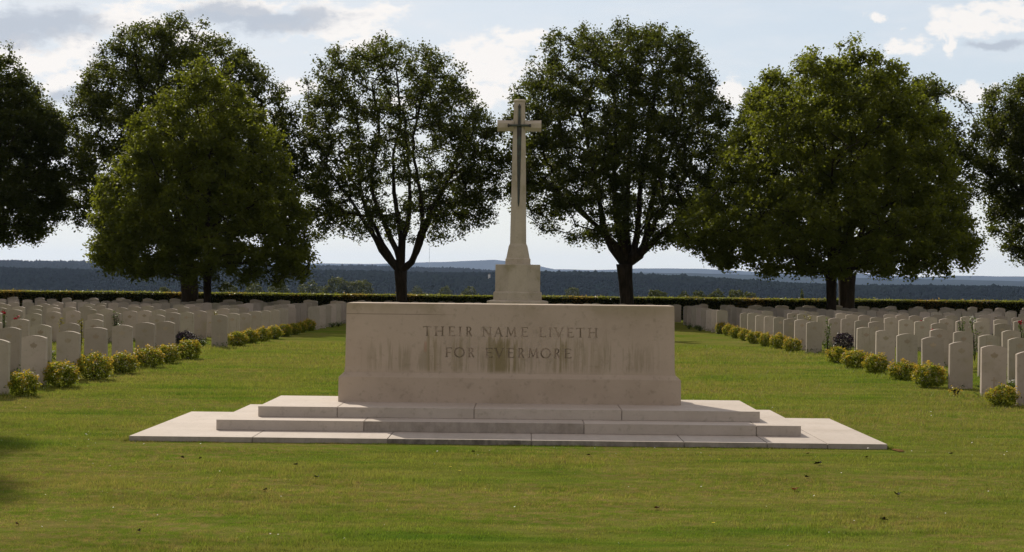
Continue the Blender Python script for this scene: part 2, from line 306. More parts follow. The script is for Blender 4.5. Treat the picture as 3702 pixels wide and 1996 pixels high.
def loft(bm, rings, cap=True):
    """rings: list of lists of points with the same count"""
    rr = [[bm.verts.new(p) for p in ring] for ring in rings]
    n = len(rr[0])
    for a, b in zip(rr[:-1], rr[1:]):
        for i in range(n):
            bm.faces.new((a[i], a[(i + 1) % n], b[(i + 1) % n], b[i]))
    if cap:
        bm.faces.new(list(reversed(rr[0]))); bm.faces.new(rr[-1])
def octagon(hw, z, hd=None):
    hd = hw if hd is None else hd
    t = math.tan(math.pi / 8)
    return [Vector(p) for p in ((hw, -hd * t, z), (hw, hd * t, z), (hw * t, hd, z), (-hw * t, hd, z), (-hw, hd * t, z), (-hw, -hd * t, z), (-hw * t, -hd, z), (hw * t, -hd, z))]

def leaves(rng, C, size, aspect=0.62, up=0.0, jitter=0.35, fold=0.25):
    """rhombic leaf blades centred on C (n,3)"""
    n = len(C)
    nrm = rng.normal(size=(n, 3)); nrm[:, 2] = np.abs(nrm[:, 2]) + up
    nrm /= np.linalg.norm(nrm, axis=1)[:, None]
    a = rng.normal(size=(n, 3)); a -= nrm * np.sum(a * nrm, axis=1)[:, None]
    a /= np.linalg.norm(a, axis=1)[:, None]
    b = np.cross(nrm, a)
    s = (size * (1 + jitter * rng.uniform(-1, 1, n)))[:, None] * 0.5
    V = np.stack([C - a * s, C - a * s * 0.1 - b * s * aspect + nrm * s * fold, C + a * s, C - a * s * 0.1 + b * s * aspect + nrm * s * fold], axis=1).reshape(-1, 3)
    F = np.arange(n * 4).reshape(n, 4)
    return V, F

# ---------------------------------------------------------------- lawn, terrain, sky
def grid_mesh(name, xs, ys, zf):
    X, Y = np.meshgrid(xs, ys)
    Z = zf(X, Y)
    V = np.stack([X.ravel(), Y.ravel(), Z.ravel()], axis=1)
    nx, ny = len(xs), len(ys)
    i = np.arange(nx - 1)[None, :] + nx * np.arange(ny - 1)[:, None]
    F = np.stack([i, i + 1, i + 1 + nx, i + nx], axis=-1).reshape(-1, 4)
    return mesh_np(name, V, F, 4, smooth=True)
lawn = obj('lawn', grid_mesh('lawn', np.linspace(-60, 60, 121), np.linspace(-30, 80.5, 111), lambda X, Y: X * 0.0), MAT['lawn'])
tag(lawn, kind='structure')

UE = [-0.45, -0.316, -0.264, -0.124, -0.016, 0.03, 0.055, 0.097, 0.157, 0.211, 0.247, 0.308, 0.45]
E2 = [30, 32, 27, 32, 31, 31, 29, 24, 16, 10, 9, 5, 2]
U1 = [-0.45, -0.264, -0.124, -0.072, -0.04, -0.012, 0.01, 0.1, 0.45]
E1 = [46, 47, 42, 41, 40, 33, 24, 6, 2]
UF = [-0.45, -0.10, -0.05, -0.018, 0.0, 0.010, 0.020, 0.046, 0.071, 0.108, 0.157, 0.207, 0.247, 0.268, 0.308, 0.45]
EF = [38, 42, 49, 55, 49, 42, 34, 33, 37, 39, 31, 31, 24, 28, 27, 24]
U3 = [-0.45, 0.0, 0.1, 0.157, 0.207, 0.308, 0.45]
E3 = [20, 26, 28, 24, 20, 16, 12]
FPX = 4050.0
def wob(u, k, s):
    return np.sin(u * 57 * k + s) * 0.5 + np.sin(u * 131 * k + 2.1 * s) * 0.3 + np.sin(u * 293 * k + 3.7 * s) * 0.2
def terrain_h(X, Y):
    u = X / np.maximum(Y, 50)
    base = np.interp(Y, [78, 120, 400, 1200, 30000], [-0.4, -3, -18, -48, -48])
    base = base + np.where(Y > 90, wob(u, 1.0, 1.0) * np.clip((Y - 90) / 300, 0, 3), 0)
    h = base.copy()
    for D, w, us, es, sub, k in ((2200, 460, UE, E2, 6.5, 1.0), (4500, 600, U1, E1, 11.0, 1.0), (8500, 900, U3, E3, 0.0, 1.0), (16000, 1800, UF, EF, 0.0, 1.0)):
        c = 1.71 + (np.interp(u, us, es) + wob(u, 1, D) * k) / FPX * D - sub
        h = np.maximum(h, base + (c - base) * np.exp(-((Y - D) / w) ** 2))
    return h
ys = np.concatenate([np.linspace(79.5, 400, 30), np.geomspace(420, 1300, 30), np.linspace(1320, 3000, 60), np.linspace(3050, 6000, 60), np.linspace(6100, 11000, 50), np.linspace(11200, 19000, 60)])
us = np.linspace(-0.55, 0.55, 420)
UU, YY = np.meshgrid(us, ys)
XX = UU * (YY + 110)
V = np.stack([XX.ravel(), YY.ravel(), terrain_h(XX, YY).ravel()], axis=1)
nx = len(us)
i = np.arange(nx - 1)[None, :] + nx * np.arange(len(ys) - 1)[:, None]
F = np.stack([i, i + 1, i + 1 + nx, i + nx], axis=-1).reshape(-1, 4)
tag(obj('terrain', mesh_np('terrain', V, F, 4, smooth=True), MAT['terrain']), kind='structure')

# far-off woods on the two nearer ridges
rng = np.random.default_rng(5)
def forest(n, y0, y1, umax, hmin, hmax, wr, pick):
    Y = rng.uniform(y0, y1, n); X = rng.uniform(-umax, umax, n) * Y
    keep = rng.uniform(size=n) < pick(Y)
    X, Y = X[keep], Y[keep]; n = len(X)
    Z = terrain_h(X, Y) - 1.0
    H = rng.uniform(hmin, hmax, n) * np.where(rng.uniform(size=n) < 0.05, 1.35, 1.0)
    H = H * (0.85 + 0.3 * (np.sin(X / 90.0) * np.cos(Y / 70.0)))
    W = H * rng.uniform(wr * 0.8, wr * 1.3, n)
    a0 = rng.uniform(0, 6.28, n)
    ring = []
    k = 5
    for (zz, ww) in ((0.15, 1.0), (0.62, 0.72)):
        for j in range(k):
            a = a0 + j * 2 * math.pi / k
            ring.append(np.stack([X + np.cos(a) * W * ww, Y + np.sin(a) * W * ww, Z + H * zz], axis=1))
    ring.append(np.stack([X, Y, Z + H], axis=1))
    V = np.stack(ring, axis=1)
    fl = []
    for j in range(k):
        j2 = (j + 1) % k
        fl += [(j, j2, k + j2), (j, k + j2, k + j), (k + j, k + j2, 2 * k)]
    fl = np.array(fl)
    F = (np.arange(n) * (2 * k + 1))[:, None, None] + fl[None]
    return V.reshape(-1, 3), F.reshape(-1, 3), np.repeat(np.clip(rng.uniform(0, 0.6, n) + 0.4 * (np.sin(X / 160.0) * np.sin(Y / 110.0 + X / 400.0) > 0.1), 0, 1), len(fl))
Va, Fa, Ra = forest(42000, 1350, 2330, 0.36, 4.5, 7, 0.62, lambda Y: np.clip((Y - 1200) / 900, 0.25, 1))
Vb, Fb, Rb = forest(14000, 4150, 4650, 0.36, 6, 10, 0.40, lambda Y: Y * 0 + 1)
me = mesh_np('distant_forest', np.concatenate([Va, Vb]), np.concatenate([Fa, Fb + len(Va)]), 3, rnd=np.concatenate([Ra, Rb]))
tag(obj('distant_forest', me, MAT['forest']), 'dark blue green forest covering the far ridges behind the hedge', 'forest', kind='stuff')

# ---------------------------------------------------------------- grass blades
rng = np.random.default_rng(11)
def blades(X, Y, hgt, wid):
    n = len(X)
    a = rng.uniform(0, 2 * math.pi, n)
    lx, ly = np.cos(a) * wid * 0.5, np.sin(a) * wid * 0.5
    b = rng.uniform(0, 2 * math.pi, n); ln = hgt * rng.uniform(0.1, 0.9, n)
    z0 = np.full(n, -0.004)
    V = np.stack([np.stack([X - lx, Y - ly, z0], 1), np.stack([X + lx, Y + ly, z0], 1),
                  np.stack([X + np.cos(b) * ln, Y + np.sin(b) * ln, hgt], 1)], axis=1).reshape(-1, 3)
    return V
n = 820000
Y = np.exp(rng.uniform(math.log(9.3), math.log(44), n))
X = 0.137 + rng.uniform(-0.36, 0.36, n) * Y
inside = (np.abs(X) < 3.99) & (Y > 16.87) & (Y < 20.09)
X, Y = X[~inside], Y[~inside]
sc = (Y / 11.0) ** 0.75
_t1 = rng.uniform(0, 1, (700, 700)); _t2 = rng.uniform(0, 1, (700, 700))
def vnoise(X, Y, s, T):
    x, y = (X + 40) / s, (Y + 10) / s
    i, j = np.floor(x).astype(int) % 699, np.floor(y).astype(int) % 699
    fx_, fy_ = x - np.floor(x), y - np.floor(y)
    fx_, fy_ = fx_ * fx_ * (3 - 2 * fx_), fy_ * fy_ * (3 - 2 * fy_)
    return (T[i, j] * (1 - fx_) + T[i + 1, j] * fx_) * (1 - fy_) + (T[i, j + 1] * (1 - fx_) + T[i + 1, j + 1] * fx_) * fy_
clumps = 0.5 * vnoise(X, Y, 0.09, _t1) + 0.3 * vnoise(X, Y, 0.27, _t2) + 0.2 * vnoise(X, Y, 0.9, _t1)
keepb = rng.uniform(size=len(X)) < np.clip((clumps - 0.25) * 3.0, 0.25, 1.0)
X, Y, sc, clumps = X[keepb], Y[keepb], sc[keepb], clumps[keepb]
dens = 0.75 + 0.5 * np.sin(X * 1.3 + np.sin(Y * 0.9) * 2) * np.sin(Y * 1.7 + X * 0.4)
hg = rng.uniform(0.010, 0.026, len(X)) * sc * np.clip(dens, 0.6, 1.2) * (0.35 + 1.5 * clumps)
nearstep = (np.abs(X) < 4.3) & (Y > 16.3) & (Y < 17.0)
hg = np.where(nearstep, hg * 0.25, hg)
wd = rng.uniform(0.0035, 0.007, len(X)) * sc
V1 = blades(X, Y, hg, wd)
# longer fringe the mower misses along the platform edges
n = 9000
t = rng.uniform(-1, 1, n)
Xf = t * 4.03; Yf = 16.86 - np.abs(rng.normal(0, 0.035, n))
amp = 0.6 + 0.4 * np.sin(Xf * 3.1) + 0.3 * np.sin(Xf * 9.7 + 1)
V2 = blades(Xf, Yf, rng.uniform(0.003, 0.016, n) * (0.3 + np.clip(amp, 0, 1.2)), rng.uniform(0.004, 0.008, n))
n = 8000
sd = np.where(rng.uniform(size=n) < 0.5, -1.0, 1.0)
V3 = blades(sd * (3.985 + np.abs(rng.normal(0, 0.03, n))), rng.uniform(16.85, 20.1, n), rng.uniform(0.02, 0.05, n), rng.uniform(0.004, 0.008, n))
V = np.concatenate([V1, V2, V3])
me = mesh_np('grass', V, np.arange(len(V)).reshape(-1, 3), 3, rnd=rng.uniform(0, 1, len(V) // 3))
tag(obj('grass', me, MAT['grass']), 'short mown green grass with drier straw coloured patches', 'grass', kind='stuff')
# tiny white daisies scattered in the lawn
n = 300
Y = np.exp(rng.uniform(math.log(10), math.log(40), n)); X = rng.uniform(-0.33, 0.33, n) * Y
ok = ~((np.abs(X) < 4.0) & (Y > 16.8) & (Y < 20.2)); X, Y = X[ok], Y[ok]
clu = rng.uniform(size=len(X)) < 0.35
X[clu] = rng.choice([-4.4, 4.6, 1.1], clu.sum()) + rng.normal(0, 0.5, clu.sum()); Y[clu] = rng.choice([17.5, 16.6, 16.3], clu.sum()) + rng.normal(0, 0.25, clu.sum())
ok = ~((np.abs(X) < 4.03) & (Y > 16.75) & (Y < 20.2)); X, Y = X[ok], Y[ok]
Vd, Fd = leaves(rng, np.stack([X, Y, rng.uniform(0.02, 0.035, len(X))], 1), rng.uniform(0.008, 0.018, len(X)), 0.9, 2.0)
tag(obj('daisies', mesh_np('daisies', Vd, Fd, 4), MAT['petal_white']), 'tiny white daisies dotted over the lawn', 'flowers', kind='stuff')

# ---------------------------------------------------------------- altar stone
SC_A = MAT['altar']
altar = thing('altar_stone', 'long pale stone altar block carved with THEIR NAME LIVETH FOR EVERMORE on the steps', 'memorial stone', (0, 18.9, 0.287))
def rect(hw, y0, y1, z): return [(-hw, y0, z), (hw, y0, z), (hw, y1, z), (-hw, y1, z)]
bm = bmesh.new()
loft(bm, [rect(2.012, 0, 0.86, -0.002), rect(2.010, 0.0, 0.86, 0.290), rect(2.002, 0.006, 0.854, 0.298), rect(1.952, 0.05, 0.81, 0.345)])
obj('base_moulding', bm_mesh('base_moulding', bm), SC_A, altar)
# body: built as a front grid-free loft, then the letters are carved out of it
bm = bmesh.new()
loft(bm, [rect(1.949, 0.052, 0.808, 0.3455), rect(1.940, 0.06, 0.80, 0.42), rect(1.932, 0.066, 0.794, 1.02), rect(1.930, 0.068, 0.792, 1.150), rect(1.924, 0.074, 0.786, 1.160)])
body = obj('block', bm_mesh('block', bm), SC_A, altar)
# letters as strokes: (x0,z0,x1,z1,width) in a unit box
TH, TN = 0.115, 0.05
def serif(x, z, w=0.34): return (x - w / 2, z, x + w / 2, z, 0.045)
L = {
 'T': ([(0.5, 0, 0.5, 1, TH), (0.0, 0.975, 1.0, 0.975, TN), serif(0.5, 0.022), (0.022, 1, 0.022, 0.86, TN), (0.978, 1, 0.978, 0.86, TN)], 0.80),
 'H': ([(0.14, 0, 0.14, 1, TH), (0.86, 0, 0.86, 1, TH), (0.14, 0.51, 0.86, 0.51, TN), serif(0.14, 0.022), serif(0.86, 0.022), serif(0.14, 0.978), serif(0.86, 0.978)], 0.9),
 'E': ([(0.2, 0, 0.2, 1, TH), (0.05, 0.975, 0.95, 0.975, TN), (0.2, 0.52, 0.82, 0.52, TN), (0.05, 0.025, 1.0, 0.025, TN), (0.93, 1, 0.93, 0.87, TN), (0.98, 0, 0.98, 0.15, TN)], 0.68),
 'I': ([(0.5, 0, 0.5, 1, TH), serif(0.5, 0.022, 1.0), serif(0.5, 0.978, 1.0)], 0.3),
 'R': ([(0.2, 0, 0.2, 1, TH), (0.05, 0.975, 0.55, 0.975, TN), (0.55, 0.975, 0.76, 0.86, TH * .8), (0.76, 0.88, 0.76, 0.64, TH), (0.76, 0.66, 0.52, 0.52, TH * .8), (0.2, 0.50, 0.54, 0.50, TN), (0.48, 0.50, 0.95, 0.0, TH), serif(0.2, 0.022, 0.42)], 0.72),
 'N': ([(0.14, 0, 0.14, 1, TN), (0.10, 1.0, 0.88, 0.0, TH), (0.88, 0, 0.88, 1, TN), serif(0.14, 0.022), serif(0.06, 0.978, 0.24), serif(0.88, 0.978)], 0.92),
 'A': ([(0.08, 0, 0.5, 1, TN), (0.5, 1, 0.9, 0, TH), (0.24, 0.36, 0.76, 0.36, TN), serif(0.08, 0.022, 0.26), serif(0.92, 0.022, 0.3)], 0.86),
 'M': ([(0.1, 0, 0.17, 1, TN), (0.17, 1, 0.5, 0.08, TH), (0.5, 0.08, 0.82, 1, TN), (0.82, 1, 0.9, 0, TH), serif(0.1, 0.022, 0.22), serif(0.9, 0.022, 0.26)], 1.06),
 'L': ([(0.2, 0, 0.2, 1, TH), (0.05, 0.025, 1.0, 0.025, TN), (0.98, 0, 0.98, 0.15, TN), serif(0.2, 0.978, 0.4)], 0.68),
 'V': ([(0.1, 1, 0.52, 0, TH), (0.52, 0, 0.92, 1, TN), serif(0.1, 0.978, 0.3), serif(0.92, 0.978, 0.24)], 0.86),
 'F': ([(0.2, 0, 0.2, 1, TH), (0.05, 0.975, 0.95, 0.975, TN), (0.2, 0.5, 0.80, 0.5, TN), (0.93, 1, 0.93, 0.87, TN), serif(0.2, 0.022, 0.42)], 0.64),
}
ring = []
for q in range(16):
    a0, a1 = q * math.pi / 8, (q + 1) * math.pi / 8
    wq = TH if abs(math.cos((a0 + a1) / 2)) > 0.55 else TN * 1.3
    ring.append((0.5 + 0.5 * math.cos(a0), 0.5 + 0.5 * math.sin(a0), 0.5 + 0.5 * math.cos(a1), 0.5 + 0.5 * math.sin(a1), wq))
L['O'] = (ring, 1.0)
K = 0.000889
line1 = [('T', 85, 190), ('H', 240, 358), ('E', 420, 507), ('I', 558, 592), ('R', 652, 732), ('N', 870, 988), ('A', 1028, 1135), ('M', 1182, 1318), ('E', 1383, 1472), ('L', 1625, 1708), ('I', 1752, 1784), ('V', 1822, 1942), ('E', 1988, 2076), ('T', 2114, 2222), ('H', 2272, 2392)]
line2 = [('F', 383, 470), ('O', 505, 630), ('R', 685, 762), ('E', 912, 1008), ('V', 1035, 1155), ('E', 1205, 1290), ('R', 1345, 1425), ('M', 1480, 1612), ('O', 1650, 1772), ('R', 1822, 1900), ('E', 1957, 2048)]
MID = 2475 / 2
def letter_strokes(only=None):
    hh = 0.111
    for ch, a, b, zb in (only or [q + (1.068,) for q in line1] + [q + (0.821,) for q in line2]):
        if True:
            x0, w = (a - MID) * K, (b - a) * K
            for (u0, v0, u1, v1, t) in L[ch][0]:
                yield x0 + u0 * w, zb + v0 * hh, x0 + u1 * w, zb + v1 * hh, t * hh * 1.28
def stroke_boxes(y0, y1, grow=0.0, only=None):
    bm = bmesh.new()
    rs = random.Random(3)
    for (xa, za, xb, zb, t) in letter_strokes(only):
        d = Vector((xb - xa, 0, zb - za)); ln = d.length
        if ln < 1e-5: continue
        d /= ln; nrm = Vector((-d.z, 0, d.x)) * (t / 2 - grow)
        e = d * 0.0008
        j = rs.uniform(0, 0.0006)
        q = [Vector((xa, 0, za)) - e - nrm, Vector((xb, 0, zb)) + e - nrm, Vector((xb, 0, zb)) + e + nrm, Vector((xa, 0, za)) - e + nrm]
        lo = [bm.verts.new((p.x, y0 - j, p.z)) for p in q]; hi = [bm.verts.new((p.x, y1 + j, p.z)) for p in q]
        bm.faces.new(lo); bm.faces.new(list(reversed(hi)))
        for i in range(4):
            bm.faces.new((lo[i], hi[i], hi[(i + 1) % 4], lo[(i + 1) % 4]))
    bmesh.ops.recalc_face_normals(bm, faces=bm.faces)
    return bm
# the cut (local to the altar: z measured from the step, so shift world heights by -0.287)
cut_me = bm_mesh('cutter', stroke_boxes(0.02, 0.078))
cut_me.transform(Matrix.Translation((0, 0, -0.287)))
cut_me.materials.append(MAT['letters'])
cutter = bpy.data.objects.new('cutter', cut_me); COL.objects.link(cutter)
cutter.parent = altar
md = body.modifiers.new('carve', 'BOOLEAN'); md.operation = 'DIFFERENCE'; md.solver = 'EXACT'; md.use_self = True
md.object = cutter; md.material_mode = 'TRANSFER'
bpy.context.view_layer.update()
carved = bpy.data.meshes.new_from_object(body.evaluated_get(bpy.context.evaluated_depsgraph_get()))
body.modifiers.clear(); body.data = carved
bpy.data.objects.remove(cutter, do_unlink=True)
print('carved faces', len(carved.polygons), [mm.name for mm in carved.materials])
# floor of the carving, weathered dark
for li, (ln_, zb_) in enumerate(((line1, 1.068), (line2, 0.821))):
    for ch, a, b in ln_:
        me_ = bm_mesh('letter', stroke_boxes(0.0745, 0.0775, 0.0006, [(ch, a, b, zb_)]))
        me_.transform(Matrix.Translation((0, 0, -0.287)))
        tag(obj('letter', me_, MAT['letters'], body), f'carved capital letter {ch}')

# ---------------------------------------------------------------- stepped platform
plat = thing('stepped_platform', 'three low wide pale stone steps carrying the long altar stone', 'steps', (0, 18.5, 0))
def slab_step(hw, y0, y1, z0, z1, joints, tones, back=None):
    bm = bmesh.new()
    lay = bm.faces.layers.float.new('tone')
    add_box(bm, -hw + 0.012, hw - 0.012, y0 + 0.012, y1 - 0.012, z0 + 0.001, z1 - 0.012, 0, 0.55, lay)
    cut = [-hw] + joints + [hw]
    g2 = 0.0042
    ym = y0 + 0.95 * (y1 - y0) if back is None else back
    for i, (a, b) in enumerate(zip(cut[:-1], cut[1:])):
        xa = a if i == 0 else a + g2
        xb = b if i == len(cut) - 2 else b - g2
        add_box(bm, xa, xb, y0, ym - g2, z0, z1, 0.004, tones[i % len(tones)], lay)
    # back course
    n = 6
    for i in range(n):
        a, b = -hw + 2 * hw * i / n, -hw + 2 * hw * (i + 1) / n
        add_box(bm, a + (g2 if i else 0), b - (g2 if i < n - 1 else 0), ym + g2, y1, z0, z1, 0.004, 0.03 + 0.03 * (i % 2), lay)
    return bm_mesh('step', bm)
Z1, Y1 = 0.055, (16.88, 20.07)
Z2, Y2 = 0.169, (17.65, 19.87)
Z3, Y3 = 0.287, (18.10, 19.81)
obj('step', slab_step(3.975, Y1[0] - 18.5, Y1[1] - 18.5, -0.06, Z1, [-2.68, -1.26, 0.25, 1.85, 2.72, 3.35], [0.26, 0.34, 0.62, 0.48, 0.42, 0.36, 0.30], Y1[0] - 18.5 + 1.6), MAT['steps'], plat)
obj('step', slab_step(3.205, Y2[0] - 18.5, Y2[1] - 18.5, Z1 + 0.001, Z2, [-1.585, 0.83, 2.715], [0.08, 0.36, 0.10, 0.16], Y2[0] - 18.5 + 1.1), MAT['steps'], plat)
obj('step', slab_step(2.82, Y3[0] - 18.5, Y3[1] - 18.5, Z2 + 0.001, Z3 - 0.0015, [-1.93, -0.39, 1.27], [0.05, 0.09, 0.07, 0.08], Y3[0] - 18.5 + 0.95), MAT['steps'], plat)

# bare earth at the right front corner
bm = bmesh.new(); rs = random.Random(4)
pts = []
for i in range(22):
    a = i / 22 * 2 * math.pi; r = 0.09 * rs.uniform(0.7, 1.25)
    pts.append(bm.verts.new((math.cos(a) * r * 0.7, math.sin(a) * r * 1.6, 0.004)))
cv = bm.verts.new((0, 0, 0.012))
for i in range(22): bm.faces.new((pts[i], pts[(i + 1) % 22], cv))
o = tag(obj('bare_earth', bm_mesh('bare_earth', bm), MAT['soil'], None, (4.06, 16.78, 0.004)), kind='structure')

# ---------------------------------------------------------------- stone cross
CX, CY = -0.03, 58.6
cross = thing('stone_cross', 'tall pale stone cross with a bronze sword on an octagonal pedestal behind the altar', 'memorial cross', (CX, CY, 0))
bm = bmesh.new()
for hw, z0, z1 in ((2.35, -0.05, 0.30), (1.85, 0.302, 0.62), (1.45, 0.622, 0.82)):
    loft(bm, [octagon(hw, z0), octagon(hw, z1 - 0.01), octagon(hw - 0.01, z1)])
obj('step', bm_mesh('step', bm), MAT['cross'], cross)
bm = bmesh.new()
loft(bm, [octagon(1.11, 0.822), octagon(1.11, 1.015), octagon(1.10, 1.025), octagon(0.93, 1.06)])
obj('footing', bm_mesh('footing', bm), MAT['cross'], cross)
bm = bmesh.new()
loft(bm, [octagon(0.875, 1.062), octagon(0.875, 1.33), octagon(0.865, 1.35), octagon(0.815, 1.372), octagon(0.812, 2.335), octagon(0.80, 2.35)])
obj('pedestal', bm_mesh('pedestal', bm), MAT['cross'], cross)
bm = bmesh.new()
loft(bm, [octagon(0.455, 2.352, 0.41), octagon(0.455, 2.55, 0.41), octagon(0.425, 2.585, 0.38), octagon(0.345, 3.00, 0.31), octagon(0.33, 3.04, 0.295), octagon(0.298, 3.11, 0.26), octagon(0.295, 3.14, 0.26), octagon(0.232, 7.199, 0.20)])
obj('shaft', bm_mesh('shaft', bm), MAT['cross'], cross)
bm = bmesh.new()
loft(bm, [octagon(0.232, 7.201, 0.20), octagon(0.222, 7.40, 0.19), octagon(0.198, 8.26, 0.17), octagon(0.222, 8.275, 0.19), octagon(0.222, 8.33, 0.19), octagon(0.17, 8.36, 0.14)])
obj('upper_arm', bm_mesh('upper_arm', bm), MAT['cross'], cross)
for sgn in (-1, 1):
    bm = bmesh.new()
    rr = []
    for x, hz in ((0.200, 0.192), (0.74, 0.200), (0.785, 0.215), (0.80, 0.21)):
        t = 0.414
        hd = 0.175
        o8 = [(hd * t, -hz), (hd, -hz * t), (hd, hz * t), (hd * t, hz), (-hd * t, hz), (-hd, hz * t), (-hd, -hz * t), (-hd * t, -hz)]
        rr.append([Vector((sgn * x, p[0], 7.40 + p[1])) for p in o8])
    loft(bm, rr)
    bmesh.ops.recalc_face_normals(bm, faces=bm.faces)
    obj('side_arm', bm_mesh('side_arm', bm), MAT['cross'], cross)
# bronze sword, point down
sword = obj('sword', None, None, cross)
bpy.data.objects.remove(sword)
bm = bmesh.new()
def diamond(w, z, yc, d=0.035): return [Vector((w, yc, z)), Vector((0, yc + d * .2, z)), Vector((-w, yc, z)), Vector((0, yc - d, z))]
def ysurf(z): return -(0.26 + (z - 3.14) / (7.199 - 3.14) * (0.20 - 0.26)) - 0.012 if z < 7.2 else -(0.20 - (z - 7.2) * 0.026) - 0.012
loft(bm, [diamond(0.008, 4.46, ysurf(4.46)), diamond(0.034, 4.60, ysurf(4.6)), diamond(0.058, 5.6, ysurf(5.6)), diamond(0.086, 7.36, ysurf(7.36)), diamond(0.086, 7.42, ysurf(7.42))])
bmesh.ops.recalc_face_normals(bm, faces=bm.faces)
sword = obj('sword', bm_mesh('sword', bm), MAT['bronze'], cross)
bm = bmesh.new()
def tube(bm, p, q, r0, r1, n=10):
    p, q = Vector(p), Vector(q); d = (q - p).normalized()
    a = d.orthogonal().normalized(); b = d.cross(a)
    ra = [p + (a * math.cos(t) + b * math.sin(t)) * r0 for t in [2 * math.pi * i / n for i in range(n)]]
    rb = [q + (a * math.cos(t) + b * math.sin(t)) * r1 for t in [2 * math.pi * i / n for i in range(n)]]
    loft(bm, [ra, rb])
yg = ysurf(7.40) - 0.045
tube(bm, (-0.36, yg, 7.395), (0.36, yg, 7.395), 0.040, 0.040)
for sgn in (-1, 1):
    tube(bm, (sgn * 0.355, yg, 7.395), (sgn * 0.40, yg, 7.395), 0.045, 0.078)
    tube(bm, (sgn * 0.401, yg, 7.395), (sgn * 0.43, yg, 7.395), 0.078, 0.022)
obj('crossguard', bm_mesh('crossguard', bm), MAT['bronze'], sword)
bm = bmesh.new()
tube(bm, (0, yg, 7.423), (0, ysurf(8.0) - 0.045, 8.02), 0.055, 0.040)
tube(bm, (0, ysurf(8.0) - 0.045, 8.022), (0, ysurf(8.1) - 0.045, 8.10), 0.05, 0.055)
tube(bm, (0, ysurf(8.1) - 0.045, 8.102), (0, ysurf(8.1) - 0.045, 8.17), 0.055, 0.015)
obj('hilt', bm_mesh('hilt', bm), MAT['bronze'], sword)

# ---------------------------------------------------------------- headstones
def headstone_mesh(w, d, h, sag, drop=0.05):
    prof = [(-w / 2, -drop)]
    prof = [(-w / 2, -drop), (w / 2, -drop), (w / 2, h - sag)]
    N = 10
    r = (w * w / 4 + sag * sag) / (2 * sag)
    a = math.asin(w / 2 / r)
    for i in range(1, N):
        t = a - 2 * a * i / N
        prof.append((math.sin(t) * r, h - r + math.cos(t) * r))
    prof.append((-w / 2, h - sag))
    bm = bmesh.new()
    fr = [bm.verts.new((x, -d / 2, z)) for x, z in prof]; bk = [bm.verts.new((x, d / 2, z)) for x, z in prof]
    bm.faces.new(fr); bm.faces.new(list(reversed(bk)))
    n = len(prof)
    for i in range(n):
        bm.faces.new((fr[(i + 1) % n], fr[i], bk[i], bk[(i + 1) % n]))
    es = [e for e in bm.edges if (e.calc_face_angle(0) > 0.6)]
    bmesh.ops.bevel(bm, geom=es, offset=0.0015, segments=1, affect='EDGES')
    return bm_mesh('headstone', bm)
HS = [headstone_mesh(0.385, 0.094, 0.81, 0.042), headstone_mesh(0.380, 0.096, 0.815, 0.036), headstone_mesh(0.388, 0.092, 0.80, 0.046)]
# carved maple leaf badge, a shallow relief
lf = [(0, 1), (0.16, 0.66), (0.36, 0.76), (0.30, 0.34), (0.56, 0.58), (0.62, 0.44), (0.92, 0.46), (0.82, 0.22), (0.98, 0.08), (0.52, -0.28), (0.58, -0.46), (0.07, -0.38), (0.05, -0.85)]
lf = lf + [(-x, z) for x, z in reversed(lf[1:])]
def plate(pts, s, zc, y, th):
    bm = bmesh.new()
    a = [bm.verts.new((x * s, y, zc + z * s)) for x, z in pts]; b = [bm.verts.new((x * s, y + th, zc + z * s)) for x, z in pts]
    n = len(pts)
    bm.faces.new(list(reversed(a)))
    for i in range(n): bm.faces.new((a[i], a[(i + 1) % n], b[(i + 1) % n], b[i]))
    bmesh.ops.recalc_face_normals(bm, faces=bm.faces)
    return bm
EMB = bm_mesh('maple_leaf_badge', plate(lf, 0.062, 0.645, -0.0495, 0.0035))
# carved latin cross lower down
cr = [(-0.12, -1), (0.12, -1), (0.12, 0.3), (0.5, 0.3), (0.5, 0.52), (0.12, 0.52), (0.12, 1), (-0.12, 1), (-0.12, 0.52), (-0.5, 0.52), (-0.5, 0.3), (-0.12, 0.3)]
CRS = bm_mesh('carved_cross', plate(cr, 0.085, 0.23, -0.0495, 0.0035))

ORD = ['first', 'second', 'third', 'fourth', 'fifth', 'sixth', 'seventh', 'eighth', 'ninth', 'tenth', 'eleventh', 'twelfth', 'thirteenth', 'fourteenth', 'fifteenth', 'sixteenth', 'seventeenth', 'eighteenth', 'nineteenth', 'twentieth', 'twenty-first', 'twenty-second']
rs = random.Random(21)
plots = [('nearest', [23.35, 25.2, 27.05, 28.9, 30.8, 32.65, 34.5], 7.5), ('middle', [40.4 + 1.76 * i for i in range(8)], 7.46), ('rear', [55.7 + 1.65 * i for i in range(8)], 7.06)]
count = 0
def put_headstone(x, y, label, group, badge):
    global count
    count += 1
    o = obj('headstone', rs.choice(HS), MAT['headstone'], None, (x + rs.uniform(-.012, .012), y + rs.uniform(-.02, .02), rs.uniform(-0.012, 0.012)))
    o.rotation_euler = (rs.uniform(-.018, .018), rs.uniform(-.014, .014), rs.uniform(-.035, .035))
    tag(o, label, 'headstone', group)
    if badge:
        obj('maple_leaf_badge', EMB, MAT['carving'], o)
        if rs.random() < 0.8: obj('carved_cross', CRS, MAT['carving'], o)
for pn, rows, x0 in plots:
    for side, sn in ((-1, 'left'), (1, 'right')):
        for ri, y in enumerate(rows):
            for k in range(14):
                X = x0 + 1.56 * k
                if X - 0.25 > 0.3215 * y: break
                lab = f'pale headstone, {pn} {sn} plot, {ORD[ri]} row back, {ORD[k]} out from the lawn'
                put_headstone(side * X, y, lab, 'rows of headstones beside the central lawn', y < 47)
outer = []
